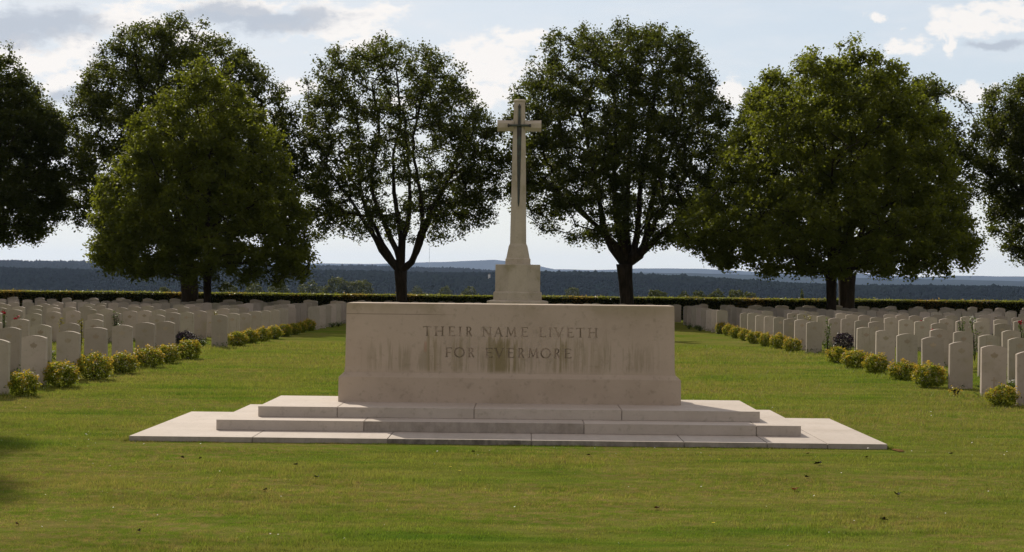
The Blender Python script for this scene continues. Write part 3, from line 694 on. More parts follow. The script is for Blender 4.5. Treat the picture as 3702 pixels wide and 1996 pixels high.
for pn, rows, x0 in plots:
    for y in rows:
        for k in range(18):
            X = x0 + 1.56 * k
            if X - 0.25 > 0.3215 * y and X < 0.3215 * y + 4.0: outer += [(X, y), (-X, y)]
bm = bmesh.new()
for X, y in outer:
    n0 = len(bm.verts); bm.from_mesh(HS[1]); bm.verts.ensure_lookup_table()
    bmesh.ops.translate(bm, verts=bm.verts[n0:], vec=(X, y, rs.uniform(-.02, .02)))
tag(obj('outer_headstones', bm_mesh('outer_headstones', bm), MAT['headstone']), 'headstones continuing just past both edges of the view', 'headstones', kind='stuff')
extra = []
for ri, (y, nm) in enumerate(((70.4, 'second last'), (72.0, 'last'))):
    for k in range(20):
        for side, sn in ((-1, 'left'), (1, 'right')):
            X = 0.6 + (0.45 if ri else 0.0) + 1.2 * k
            if X > 0.322 * y: continue
            if count < 298:
                put_headstone(side * X, y, f'pale headstone, {nm} row before the hedge, {ORD[k]} to the {sn} of the cross', 'headstones in the rows before the hedge', False)
            else:
                extra.append((side * X, y))
bm = bmesh.new()
for X, y in extra:
    n0 = len(bm.verts); bm.from_mesh(HS[0]); bm.verts.ensure_lookup_table()
    bmesh.ops.translate(bm, verts=bm.verts[n0:], vec=(X, y, rs.uniform(-.02, .02)))
tag(obj('far_headstones', bm_mesh('far_headstones', bm), MAT['headstone']), 'outer headstones of the last row before the hedge', 'headstones', kind='stuff')
print('headstones', count)

# ---------------------------------------------------------------- bushes and plants
def bush_meshes(seed, nl=2600):
    rng = np.random.default_rng(seed)
    d = rng.normal(size=(nl, 3)); d[:, 2] = d[:, 2] * 0.9 + 0.12
    d /= np.linalg.norm(d, axis=1)[:, None]
    r = rng.uniform(0.5, 1.0, nl) ** 0.5
    lump = 1 + 0.20 * np.sin(d[:, 0] * 6 + seed) * np.sin(d[:, 1] * 5 + seed * 2) + 0.10 * np.sin(d[:, 2] * 9 + d[:, 0] * 7 + seed)
    C = d * (r * lump)[:, None] * np.array([0.5, 0.5, 0.54]) + np.array([0, 0, 0.46])
    C = C * (1 + 0.10 * (rng.uniform(size=nl) < 0.15) * rng.uniform(0, 1, nl))[:, None]
    C[:, 2] = np.maximum(C[:, 2], 0.03 + rng.uniform(0, 0.05, nl))
    V, F = leaves(rng, C, np.full(nl, 0.085), 0.55, 0.2)
    tip = np.clip((r * lump - 0.82) * 4 + rng.normal(0, 0.25, nl), 0, 1) * np.clip(d[:, 2] + 0.55, 0, 1) * (rng.uniform(0, 1, nl) < 0.8)
    f = mesh_np('foliage', V, F, 4, rnd=rng.uniform(0, 1, nl), tip=tip)
    bm = bmesh.new()
    for i in range(14):
        a = rng.uniform(0, 6.28); q = rng.uniform(0.15, 0.40)
        tube(bm, (0.02 * math.cos(a), 0.02 * math.sin(a), -0.02), (q * math.cos(a), q * math.sin(a), rng.uniform(0.45, 0.8)), 0.012, 0.005, 5)
    return f, bm_mesh('stems', bm)
BM = [bush_meshes(s) for s in (1, 2, 3, 4, 5)]
for Ls, sn, nfirst in ((BUSH_L, 'left', 7), (BUSH_R, 'right', 6)):
    for i, (x, y, w, h) in enumerate(Ls):
        blk, j = ('nearest', i) if i < nfirst else ('farther', i - nfirst)
        t = thing('golden_bush', f'round golden bush, {ORD[j]} from the front of the {blk} run, {sn} lawn edge', 'bush', (x, y, 0), 'golden bushes along the lawn edges', rs.uniform(0, 6.28))
        t.scale = (w, w, h / 0.98)
        f, s = BM[(i * 2 + (sn == 'left')) % 5]
        obj('foliage', f, MAT['golden'], t); obj('stems', s, MAT['bark'], t)

def plant_mesh(seed, w, h, nl, size, stems=5, top=0.0):
    rng = np.random.default_rng(seed)
    bm = bmesh.new(); C = []
    for i in range(stems):
        a = rng.uniform(0, 6.28); q = w * 0.5 * rng.uniform(0.2, 1.0)
        e = Vector((q * math.cos(a), q * math.sin(a), h * rng.uniform(0.7, 1.0)))
        mid = e * 0.5 + Vector((0.02, 0.01, 0.03))
        tube(bm, (0, 0, -0.02), mid, 0.007, 0.006, 5); tube(bm, mid, e, 0.006, 0.003, 5)
        for j in range(nl // stems):
            t = rng.uniform(0.15, 1.0); p = mid * (2 * t) if t < 0.5 else mid.lerp(e, 2 * t - 1)
            C.append((p.x + rng.normal(0, w * 0.13), p.y + rng.normal(0, w * 0.13), max(0.01, p.z + rng.normal(0, 0.03))))
    V, F = leaves(rng, np.array(C), np.full(len(C), size), 0.55, 0.3)
    return mesh_np('foliage', V, F, 4, rnd=rng.uniform(0, 1, len(C)), tip=np.zeros(len(C))), bm_mesh('stems', bm), C
def flowers_mesh(seed, C, n, size):
    rng = np.random.default_rng(seed)
    C = sorted(C, key=lambda c: -c[2])[:max(n * 3, 6)]
    pk = [C[i] for i in rng.choice(len(C), n, replace=False)]
    Q = np.repeat(np.array(pk), 7, axis=0) + rng.normal(0, size * 0.35, (n * 7, 3)) + np.array([0, 0, size * 0.4])
    V, F = leaves(rng, Q, np.full(len(Q), size), 0.8, 0.2)
    return mesh_np('blossom', V, F, 4)
PLAB = {
 'rose_red': ('rose_bush', 'tall thin rose bush with red blossom', 'rose', MAT['plant'], MAT['petal_red']),
 'rose_white': ('rose_bush', 'tall thin rose bush with white blossom', 'rose', MAT['plant'], MAT['petal_white']),
 'rose_yellow': ('shrub', 'tall yellow leaved shrub', 'shrub', MAT['plant_y'], None),
 'rose_green': ('shrub', 'tall thin green shrub', 'shrub', MAT['plant'], None),
}
WH = [q + ' such from the lawn' for q in ORD]
seen = {}
for i, (kd, x, y, w, h) in enumerate(sorted(PLANTS, key=lambda p: abs(p[1]))):
    side = 'left' if x < 0 else 'right'
    if kd == 'purple':
        t = thing('flowering_bush', f'dark rounded bush with purple flowers beside the {side} path through the headstones', 'bush', (x, y, 0), 'purple flowering bushes')
        f, s = bush_meshes(50 + i, 1800); f2 = obj('foliage', f, MAT['plant_dark'], t); obj('stems', s, MAT['bark'], t)
        t.scale = (w * 0.9, w * 0.9, h)
        rng2 = np.random.default_rng(i)
        d = rng2.normal(size=(160, 3)); d[:, 2] = np.abs(d[:, 2]) + .3; d /= np.linalg.norm(d, axis=1)[:, None]
        V, F = leaves(rng2, d * np.array([0.5, 0.5, 0.52]) + np.array([0, 0, 0.46]), np.full(160, 0.08), 0.7)
        obj('blossom', mesh_np('blossom', V, F, 4), MAT['petal_purple'], f2)
        continue
    nm, lab, cat, fm, pm = PLAB[kd]
    kk = (kd, side); j = seen.get(kk, 0); seen[kk] = j + 1
    t = thing(nm, f'{lab}, {side} headstones, {WH[j]}', cat, (x, y, 0))
    f, s, C = plant_mesh(100 + i, w, h, 150, 0.055)
    obj('foliage', f, fm, t); st = obj('stems', s, MAT['bark'], t)
    if pm: obj('blossom', flowers_mesh(i, C, 5, 0.05), pm, t)
LOWN = {'green': ('low_plant', 'low leafy green plant', MAT['plant']), 'sparse': ('low_plant', 'sparse low orange tipped plant', MAT['golden']),
        'white': ('low_plant', 'low plant with small white flowers', MAT['plant']), 'dark': ('low_plant', 'low dark leaved plant', MAT['plant_dark'])}
seen = {}
for i, (kd, x, y) in enumerate(sorted(LOW, key=lambda p: p[2])):
    side = 'left' if x < 0 else 'right'
    kk = (kd, side); j = seen.get(kk, 0); seen[kk] = j + 1
    nm, lab, fm = LOWN[kd]
    t = thing(nm, f'{lab}, {side} headstones, {ORD[j]} such from the front', 'plant', (x, y, 0))
    hh = 0.16 if kd != 'sparse' else 0.13
    f, s, C = plant_mesh(300 + i, 0.36, hh, 130 if kd != 'sparse' else 40, 0.045, 9)
    if kd == 'sparse':
        f.attributes['tip'].data.foreach_set('value', np.random.default_rng(1).uniform(0.3, 1, len(f.polygons)).astype(np.float32))
    obj('foliage', f, fm, t); obj('stems', s, MAT['bark'], t)
    if kd == 'white': obj('blossom', flowers_mesh(i, C, 8, 0.035), MAT['petal_white'], t)
# dark border beds' ground cover between the stones
rngc = np.random.default_rng(77)
Cs = []
for pn, rows, x0 in plots:
    for side in (-1, 1):
        for y in rows:
            for k in range(10):
                X = x0 + 1.56 * k
                if X > 0.33 * y: break
                n = 26 if (k or y > 35) else 10
                cx = side * X + rngc.normal(0, 0.05)
                dens = rngc.uniform(0.2, 1.0)
                m_ = int(n * dens)
                Cs.append(np.stack([cx + rngc.uniform(-0.28, 0.28, m_), y - 0.10 + rngc.uniform(-0.12, 0.05, m_), rngc.uniform(0.01, 0.13, m_)], 1))
C = np.concatenate(Cs)
V, F = leaves(rngc, C, np.full(len(C), 0.06), 0.5, 0.3)
tag(obj('ground_cover', mesh_np('ground_cover', V, F, 4, rnd=rngc.uniform(0, 1, len(C))), MAT['plant']), 'low green border planting at the feet of the headstones', 'ground cover', kind='stuff')

# fallen leaves and dandelions on the lawn
base_leaf = [(0, -0.5), (0.12, -0.3), (0.42, -0.28), (0.3, -0.05), (0.5, 0.15), (0.22, 0.18), (0.0, 0.55), (-0.22, 0.2), (-0.5, 0.12), (-0.3, -0.05), (-0.4, -0.3), (-0.12, -0.3)]
for i, (kd, x, y, s) in enumerate(sorted(LEAVES, key=lambda p: p[2])):
    bm = bmesh.new(); r2 = random.Random(i)
    s = s * 0.8
    vs = [bm.verts.new((px * s, py * s, abs(px) * s * r2.uniform(0.3, 0.7) + 0.004)) for px, py in base_leaf]
    c = bm.verts.new((0, 0, 0.0))
    for q in range(len(vs)): bm.faces.new((vs[q], vs[(q + 1) % len(vs)], c))
    ext = bmesh.ops.solidify(bm, geom=list(bm.faces), thickness=0.002)
    side = 'left' if x < 0 else 'right'
    o = obj('fallen_leaf', bm_mesh('fallen_leaf', bm), MAT['leaf_' + kd], None, (x, y, 0.012))
    o.rotation_euler = (r2.uniform(-.3, .3), r2.uniform(-.3, .3), r2.uniform(0, 6.28))
    nth = sum(1 for q in sorted(LEAVES, key=lambda p: p[2])[:i] if (q[1] < 0) == (x < 0) and q[0] == kd)
    cn = {'brown': 'dark brown', 'tan': 'light tan', 'red': 'rusty red'}[kd]
    tag(o, f'curled {cn} leaf, {side} half of the front lawn, {ORD[nth]} nearest of them', 'leaf', 'fallen leaves on the front lawn')
for i, (x, y) in enumerate(DANDELIONS):
    t = thing('dandelion', ['small yellow dandelion left of centre on the lawn, nearer the steps', 'small yellow dandelion left of centre on the lawn, farther from the steps', 'small yellow dandelion right of centre close before the steps', 'small yellow dandelion alone in the near foreground grass'][i], 'flower', (x, y, 0), 'dandelions in the front lawn')
    bm = bmesh.new(); tube(bm, (0, 0, 0), (0.003, 0, 0.035), 0.0012, 0.001, 5); obj('stem', bm_mesh('stem', bm), MAT['plant'], t)
    bm = bmesh.new()
    for q in range(10):
        a = q / 10 * 6.283; p = [(0.003, 0, 0.036)] + [(0.003 + 0.014 * math.cos(a + d), 0.014 * math.sin(a + d), 0.041) for d in (-0.25, 0.25)]
        bm.faces.new([bm.verts.new(v) for v in p])
    obj('flower_head', bm_mesh('flower_head', bm), MAT['petal_yellow'], t)

# ---------------------------------------------------------------- hedge
hedge = thing('hedge', 'long low clipped dark hedge behind all the headstones with a sunlit top', 'hedge', (0, 77.3, 0))
bm = bmesh.new()
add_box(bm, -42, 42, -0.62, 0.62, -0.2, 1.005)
obj('branches', bm_mesh('branches', bm), MAT['hedge_core'], hedge)  # plain solid dark box as the hedge's core, no modelled twigs
rng = np.random.default_rng(8)
n1, n2 = 60000, 42000
def hz(x): return 1.03 + 0.009 * np.sin(x * 0.9) + 0.007 * np.sin(x * 3.1 + 1)
x = rng.uniform(-42, 42, n1); zz = rng.uniform(0.0, 1.0, n1) * hz(x)
zz = np.minimum(zz, hz(x) - 0.065)
A = np.stack([x, -0.66 + rng.normal(0, 0.03, n1), zz], 1)
x = rng.uniform(-42, 42, n2)
B = np.stack([x, rng.uniform(-0.7, 0.7, n2), hz(x) + np.abs(rng.normal(0, 0.016, n2)) + (rng.uniform(size=n2) < 0.015) * rng.uniform(0.02, 0.09, n2)], 1)
C = np.concatenate([A, B])
V, F = leaves(rng, C, np.full(len(C), 0.075), 0.6, 0.0)
tipn = (np.sin(C[:, 0] * 0.7) + np.sin(C[:, 0] * 2.3 + 1) + rng.normal(0, 0.8, len(C)) > 1.1)
obj('foliage', mesh_np('foliage', V, F, 4, rnd=rng.uniform(0, 1, len(C)), tip=tipn * rng.uniform(0.3, 1.0, len(C))), MAT['hedge'], hedge)

# ---------------------------------------------------------------- trees
def interp_prof(prof, z):
    zs = [p[0] for p in prof]
    return np.interp(z, zs, [p[1] for p in prof]), np.interp(z, zs, [p[2] for p in prof])
def inside(prof, P, shrink=1.0):
    l, r = interp_prof(prof, P[:, 2])
    cx, hw = (l + r) / 2, (r - l) / 2 * shrink
    hd = hw * 0.92
    ok = (P[:, 2] > prof[0][0]) & (P[:, 2] < prof[-1][0])
    return ok & (((P[:, 0] - cx) / hw) ** 2 + (P[:, 1] / hd) ** 2 < 1.0), np.sqrt(((P[:, 0] - cx) / np.maximum(hw, .1)) ** 2 + (P[:, 1] / np.maximum(hd, .1)) ** 2)
def smooth_path(pts, step=0.45):
    pts = [np.array(p, float) for p in pts]
    out = [pts[0]]
    for i in range(len(pts) - 1):
        p0 = pts[max(i - 1, 0)]; p1 = pts[i]; p2 = pts[i + 1]; p3 = pts[min(i + 2, len(pts) - 1)]
        n = max(1, int(np.linalg.norm(p2 - p1) / step))
        for k in range(1, n + 1):
            t = k / n
            out.append(0.5 * ((2 * p1) + (-p0 + p2) * t + (2 * p0 - 5 * p1 + 4 * p2 - p3) * t * t + (-p0 + 3 * p1 - 3 * p2 + p3) * t ** 3))
    return out
def tubes(P, par, rad, k):
    """one tapered tube per edge, vectorised; P nodes, par parents, rad radii"""
    idx = np.where(par >= 0)[0]
    a, b = P[par[idx]], P[idx]
    d = b - a; ln = np.linalg.norm(d, axis=1); ok = ln > 1e-4
    idx, a, b, d, ln = idx[ok], a[ok], b[ok], d[ok], ln[ok]
    d = d / ln[:, None]
    ref = np.where(np.abs(d[:, 2:3]) > 0.9, np.array([[1.0, 0, 0]]), np.array([[0, 0, 1.0]]))
    u = np.cross(d, ref); u /= np.linalg.norm(u, axis=1)[:, None]; v = np.cross(d, u)
    rb = rad[idx]; ra = np.minimum(rad[par[idx]], rb * 1.35)
    ext = np.minimum(rb, ln * 0.3)[:, None]
    V = []
    for base, rr, e in ((a - d * ext * 0.3, ra, 0), (b + d * ext * 0.3, rb, 0)):
        for j in range(k):
            t = 2 * math.pi * j / k
            V.append(base + (u * math.cos(t) + v * math.sin(t)) * rr[:, None])
    V = np.stack(V, axis=1)
    fl = np.array([(j, (j + 1) % k, k + (j + 1) % k, k + j) for j in range(k)])
    F = (np.arange(len(idx)) * 2 * k)[:, None, None] + fl[None]
    return V.reshape(-1, 3), F.reshape(-1, 4)
def build_tree(name, label, key, seed, limbs=None, ntips=420, lpt=46, clump=0.34, lsize=0.17, mat='maple', inner=0.35, holes=0.0, group=None, limbw=0.42, bare=0.0, loc=None):
    bx, by, r0, fx, fz, prof = TREES[key]
    rng = np.random.default_rng(seed)
    ztop, zbot = prof[-1][0], prof[0][0]
    P = []; par = []
    def add_path(path, p0):
        last = p0
        for q in path:
            P.append(q); par.append(last); last = len(P) - 1
        return last
    trunk = smooth_path([(0, 0, -0.1), (fx * 0.3, 0, fz * 0.35), (fx * 0.8, 0, fz * 0.75), (fx, 0, fz)], 0.3)
    fork = add_path(trunk, -1)
    ntr = len(P)
    if limbs is None:
        limbs = []
        nl = 7
        for i in range(nl):
            a = 2 * math.pi * (i + rng.uniform(-.25, .25)) / nl
            spread = rng.uniform(0.25, 0.62) if i % 2 else rng.uniform(0.55, 0.8)
            top = zbot + (ztop - zbot) * (rng.uniform(0.72, 0.9) if i % 2 else rng.uniform(0.42, 0.65))
            l, r = interp_prof(prof, top); cx, hw = (l + r) / 2, (r - l) / 2
            e = np.array([cx + math.cos(a) * hw * spread, math.sin(a) * hw * spread, top])
            st = np.array([fx, 0, fz])
            m1 = st + np.array([(e - st)[0] * 0.30, (e - st)[1] * 0.30, (e - st)[2] * 0.18])
            m2 = st + np.array([(e - st)[0] * 0.72, (e - st)[1] * 0.72, (e - st)[2] * 0.55])
            limbs.append([m1, m2, e])
        l, r = interp_prof(prof, ztop * 0.9)
        limbs.append([(fx * 0.8 + (l + r) / 2 * .2, 0.1, fz + (ztop - fz) * 0.4), ((l + r) / 2, 0, ztop * 0.88)])
    limb_r = {}
    for lb in limbs:
        root = fork
        if isinstance(lb, tuple):           # (height on trunk at which the limb starts, points)
            zt, lb = lb
            root = min(range(ntr), key=lambda q: abs(P[q][2] - zt))
        pth = smooth_path([P[root]] + list(lb), 0.4)[1:]
        pth = [q + rng.normal(0, 0.025, 3) for q in pth]
        n_before = len(P)
        add_path(pth, root)
        for q_ in range(n_before, len(P)):
            f_ = (q_ - n_before) / max(1, len(P) - n_before)
            limb_r[q_] = r0 * limbw * (1 - f_) ** 1.1
    # tips through the crown's volume, thinned by holes
    l0 = min(p[1] for p in prof) - .3; r1 = max(p[2] for p in prof) + .3
    hd = (r1 - l0) / 2
    cand = np.stack([rng.uniform(l0, r1, 16000), rng.uniform(-hd, hd, 16000), rng.uniform(zbot, ztop, 16000)], 1)
    ok, q = inside(prof, cand, 1.03)
    cand, q = cand[ok], q[ok]
    vz = (cand[:, 2] - zbot) / (ztop - zbot)
    w = inner + (1 - inner) * np.clip(np.maximum(q, vz * 1.05) * 1.3 - 0.2, 0, 1) ** 1.5
    w = w + 0.55 * (q > 0.84)
    lump = np.sin(cand[:, 0] * 2.1 + seed) * np.sin(cand[:, 1] * 2.3 + seed * 2) * np.sin(cand[:, 2] * 2.6 + seed * 3)
    w = w * np.clip(1.0 + holes * lump * 3.0, 0.0, 2.0)
    w = w * np.where((q < 0.58) & (cand[:, 2] < bare + 1.1 * (1 - q)), 0.0, 1.0)
    w /= w.max()
    cand = cand[rng.uniform(size=len(cand)) < w]
    # spread: greedy minimum spacing
    tips = []
    dmin = 0.34 * (7.0 * hd * hd * (ztop - zbot) * 0.55 / ntips) ** (1 / 3) * 0.62
    for c in cand:
        if len(tips) >= ntips: break
        if not tips or np.min(np.sum((np.array(tips) - c) ** 2, axis=1)) > dmin * dmin: tips.append(c)
    tips = np.array(tips)
    Pn = np.zeros((len(P) + len(tips) * 8, 3)); Pn[:len(P)] = np.array(P); N = len(P)
    par = list(par)
    limbn = Pn[ntr - 1:N]
    dl = np.array([np.min(np.linalg.norm(limbn - t, axis=1)) for t in tips])
    order = np.argsort(dl)
    tipidx = []
    for ti in order:
        t = tips[ti]
        q = Pn[ntr - 3:N]
        d = t - q; dist = np.linalg.norm(d, axis=1) + 1e-6
        cost = dist * (1 + 0.9 * np.clip(-d[:, 2] / dist + 0.15, 0, 1)) 
        if bare: cost = cost + 50.0 * (q[:, 2] < bare - 0.9)
        j = int(np.argmin(cost)) + ntr - 3
        a = Pn[j]; L_ = np.linalg.norm(t - a); ns = int(min(7, max(1, round(L_ / 0.38))))
        last = j
        bow = rng.normal(0, 0.05 * L_, 3); bow[2] += 0.06 * L_
        for s in range(1, ns + 1):
            f = s / ns
            Pn[N] = a + (t - a) * f + bow * math.sin(math.pi * f) + (rng.normal(0, 0.02, 3) if s < ns else 0)
            par.append(last); last = N; N += 1
        tipidx.append(last)
    Pn = Pn[:N]; par = np.array(par)
    cnt = np.zeros(N)
    cnt[tipidx] += 1
    for i in range(N - 1, 0, -1):
        if par[i] >= 0: cnt[par[i]] += max(cnt[i], 0)
    cnt = np.maximum(cnt, 0.6)
    rad = 0.010 + (r0 * 0.92 - 0.010) * (cnt / cnt[ntr - 1]) ** 0.52
    for q_, v_ in limb_r.items(): rad[q_] = max(rad[q_], v_)
    rad[:ntr] = r0 * np.interp(Pn[:ntr, 2], [0, 0.25, 0.8, max(fz, 1.0) * 0.75, max(fz, 1.0)], [1.35, 1.15, 1.02, 1.06, 1.22])
    loc = loc or (bx, by, 0)
    root = thing(name, label, 'tree', loc, group)
    tm = np.arange(N) < ntr
    # trunk as one continuous loft
    bm = bmesh.new()
    rr = []
    for i in range(ntr):
        ring = []
        for j in range(14):
            a = 2 * math.pi * j / 14
            fl = 1 + 0.06 * math.sin(3 * a + seed) + 0.04 * math.sin(5 * a + i * .4)
            ring.append(Vector((Pn[i][0] + math.cos(a) * rad[i] * fl, Pn[i][1] + math.sin(a) * rad[i] * fl, Pn[i][2])))
        rr.append(ring)
    loft(bm, rr)
    obj('trunk', bm_mesh('trunk', bm, True), MAT['bark'], root)
    big = rad > 0.035
    pr = par.copy(); pr[tm] = -1
    p1 = pr.copy(); p1[~big] = -1
    p2 = pr.copy(); p2[big] = -1
    V1, F1 = tubes(Pn, p1, rad, 9); V2, F2 = tubes(Pn, p2, rad, 5)
    obj('branches', mesh_np('branches', np.concatenate([V1, V2]), np.concatenate([F1, F2 + len(V1)]), 4, smooth=True), MAT['bark'], root)
    # leaves clustered round the twigs
    tw = np.array(tipidx); second = np.array([par[i] for i in tipidx])
    src = np.concatenate([tw, second[rng.uniform(size=len(second)) < 0.6]])
    reps = rng.poisson(lpt * rng.uniform(0.35, 1.5, len(src)))
    C = np.repeat(Pn[src], reps, axis=0)
    off = rng.normal(0, 1, C.shape); off /= np.linalg.norm(off, axis=1)[:, None]
    C = C + off * (rng.uniform(0, 1, len(C)) ** 0.6 * clump * rng.uniform(0.7, 1.5, len(C)))[:, None] * np.array([1, 1, 0.85])
    V, F = leaves(rng, C, np.full(len(C), lsize), 0.72, 0.35, 0.4)
    me = mesh_np('crown', V, F, 4, rnd=np.clip(rng.uniform(0, 1, len(C)) * 0.7 + 0.3 * (0.5 + 0.5 * np.sin(C[:, 0] * 1.7 + seed) * np.sin(C[:, 2] * 1.9)), 0, 1))
    obj('crown', me, MAT[mat], root)
    return root, len(C)
def P2(key, pts):
    """limb points given as offsets from the trunk foot"""
    return [tuple(p) for p in pts]
BACK = 'maples in the back row before the hedge'
# middle tree: four long limbs that part low and rise through an open crown
# coordinates (x, y, z) from the trunk foot
l3 = [[(-0.45, 0.05, 2.45), (-1.05, 0.15, 3.15), (-1.45, 0.2, 3.95), (-1.75, 0.25, 5.0), (-2.05, 0.3, 6.2), (-2.15, 0.4, 8.4), (-2.6, 0.6, 10.2)],
      [(-0.16, -0.1, 2.75), (-0.55, -0.25, 3.6), (-0.95, -0.35, 4.5), (-1.25, -0.45, 5.3), (-1.45, -0.6, 6.6), (-1.1, -0.9, 8.4), (-1.4, -1.2, 10.6)],
      [(-0.10, 0.1, 2.9), (-0.12, 0.2, 3.7), (-0.35, 0.3, 5.0), (-0.50, 0.4, 6.2), (-0.55, 0.6, 7.4), (-0.3, 0.9, 9.4), (-0.5, 1.0, 11.4)],
      [(0.35, 0.05, 2.55), (0.62, 0.1, 3.1), (0.84, 0.15, 4.0), (0.80, 0.1, 5.2), (0.62, 0.0, 6.4), (0.42, -0.1, 7.6), (0.5, -0.1, 8.8), (0.9, -0.2, 10.6), (1.1, -0.3, 11.6)],
      [(0.40, 0.3, 2.6), (0.75, 0.8, 3.7), (1.5, 1.6, 5.4), (2.3, 2.0, 7.6), (2.8, 2.2, 9.4)],
      [(0.42, -0.3, 2.6), (0.85, -0.9, 3.9), (1.7, -1.9, 5.6), (2.8, -2.2, 7.2)],
      [(-0.05, 0.0, 2.9), (0.0, -0.05, 3.6), (0.22, -0.1, 4.4), (0.30, -0.3, 5.6), (0.2, -1.2, 7.6), (0.1, -2.0, 9.6)],
      [(-1.0, 0.6, 3.4), (-2.1, 1.6, 5.6), (-3.2, 1.7, 7.6)],
      [(-1.1, -0.5, 3.5), (-2.4, -1.5, 5.4), (-3.7, -1.3, 7.2)]]
l4 = [[(-0.55, 0.1, 3.0), (-1.0, 0.2, 3.8), (-1.3, 0.3, 5.2), (-1.8, 0.3, 7.6), (-2.4, 0.4, 10.0)],
      [(-0.25, -0.3, 3.1), (-0.55, -0.6, 4.2), (-0.75, -0.9, 6.0), (-0.7, -1.2, 8.6), (-0.9, -1.3, 11.0)],
      [(0.0, 0.2, 3.2), (-0.10, 0.3, 4.4), (-0.05, 0.5, 6.4), (0.1, 0.8, 9.0), (0.0, 0.9, 12.0)],
      [(0.22, -0.1, 3.1), (0.40, -0.2, 4.3), (0.5, -0.3, 6.4), (0.9, -0.5, 9.0), (1.2, -0.6, 11.6)],
      [(0.50, 0.2, 3.0), (0.85, 0.3, 3.9), (1.1, 0.4, 5.6), (1.9, 0.5, 7.8), (2.6, 0.6, 10.0)],
      [(0.6, 0.8, 3.3), (1.6, 1.8, 5.0), (2.8, 2.4, 6.8), (3.4, 2.6, 8.4)],
      [(-0.6, 1.0, 3.5), (-2.0, 2.0, 5.0), (-3.4, 2.2, 6.8)],
      [(0.9, -0.6, 3.4), (2.0, -1.6, 4.6), (3.3, -2.2, 6.0)],
      [(-1.0, -0.9, 3.8), (-2.4, -1.8, 5.0), (-4.0, -1.8, 6.4)]]
# front trees: single trunk with low wide limbs leaving it at several heights
def frontlimbs(key, seed):
    bx, by, r0, fx, fz, prof = TREES[key]
    rng = np.random.default_rng(seed); out = []
    ztop, zbot = prof[-1][0], prof[0][0]
    n = 16
    for i in range(n):
        a = i * 2.4 + rng.uniform(-.3, .3)
        f = i / (n - 1)
        z1 = zbot + 0.4 + (ztop * 0.86 - zbot) * f
        l, r = interp_prof(prof, z1); cx, hw = (l + r) / 2, (r - l) / 2
        e = np.array([cx + math.cos(a) * hw * 0.78, math.sin(a) * hw * 0.72, z1 + 0.25])
        zs = fz + (ztop * 0.62 - fz) * f * 0.9
        st = np.array([fx, 0, zs])
        out.append(([st], [st + (e - st) * 0.35 + np.array([0, 0, 0.15]), st + (e - st) * 0.7 + np.array([0, 0, 0.1]), e]))
    lead = [(fx, 0, fz + (ztop - fz) * q) for q in (0.2, 0.4, 0.6, 0.8, 0.92)]
    return lead, out
def front_tree(key, **kw):
    lead, side = frontlimbs(key, kw['seed'])
    # extend the trunk to carry the leader, then side limbs from heights along it
    bx, by, r0, fx, fz, prof = TREES[key]
    limbs = [lead]
    for st, pts in side:
        z = st[0][2]
        limbs.append([(fx * 0.99, 0, max(fz + 0.05, z))] + pts if z > fz + 0.3 else pts)
    return build_tree(key=key, limbs=limbs, **kw)
tot = 0
for args in (
    dict(key='B1', seed=31, name='maple_tree', label='dark maple cut by the left edge of the view, farthest left', ntips=950, lpt=80, holes=0.12, lsize=0.122, clump=0.38),
    dict(key='B2', seed=52, name='maple_tree', label='tall broad dark maple standing behind the olive green tree on the left', ntips=1200, lpt=84, holes=0.08, lsize=0.116, clump=0.40),
    dict(key='B3', seed=43, name='maple_tree', label='open crowned maple left of the cross whose trunk forks low into long bare limbs', limbs=l3, ntips=960, lpt=64, inner=0.25, holes=0.10, lsize=0.112, clump=0.38, limbw=0.58, bare=5.6),
    dict(key='B4', seed=74, name='maple_tree', label='round dark maple right behind the cross with many upright limbs from a short trunk', limbs=l4, ntips=1200, lpt=84, inner=0.35, holes=0.08, lsize=0.116, clump=0.40, limbw=0.55, bare=4.7),
    dict(key='B5', seed=65, name='maple_tree', label='thick trunked maple directly behind the wide right hand tree', ntips=900, lpt=62, holes=0.1, lsize=0.122),
    dict(key='B6', seed=96, name='maple_tree', label='dark maple cut by the right edge of the view, farthest right', ntips=1000, lpt=80, holes=0.08, lsize=0.116, clump=0.40)):
    r, c = build_tree(group=BACK, **args); tot += c
FR = 'nearer maples in the headstone plots'
r, c = front_tree('F1', seed=17, name='maple_tree', label='olive green tapering tree with slim trunk standing in front on the left', mat='maple_o', ntips=950, lpt=84, inner=0.5, holes=0.12, lsize=0.120, clump=0.36, group=FR); tot += c
r, c = front_tree('F2', seed=28, name='maple_tree', label='wide olive green tree with low sweeping branches in front on the right', mat='maple_o', ntips=1350, lpt=84, inner=0.5, holes=0.12, lsize=0.120, clump=0.36, group=FR); tot += c
# the tree outside the left edge whose shadow falls on the front lawn
TREES['S'] = (-15.2, 28.4, 0.22, 0.0, 3.4, [(4.6, -2.0, 2.0), (6.0, -4.0, 4.4), (8.0, -4.4, 4.9), (10.0, -4.2, 4.9), (12.0, -3.2, 3.9), (13.6, -1.2, 1.5)])
r, c = build_tree(key='S', seed=5, name='maple_tree', label='maple just outside the left edge whose shadow reaches the front lawn', ntips=420, lpt=46, holes=0.1, group='maples beside the lawn'); tot += c
print('leaves', tot)

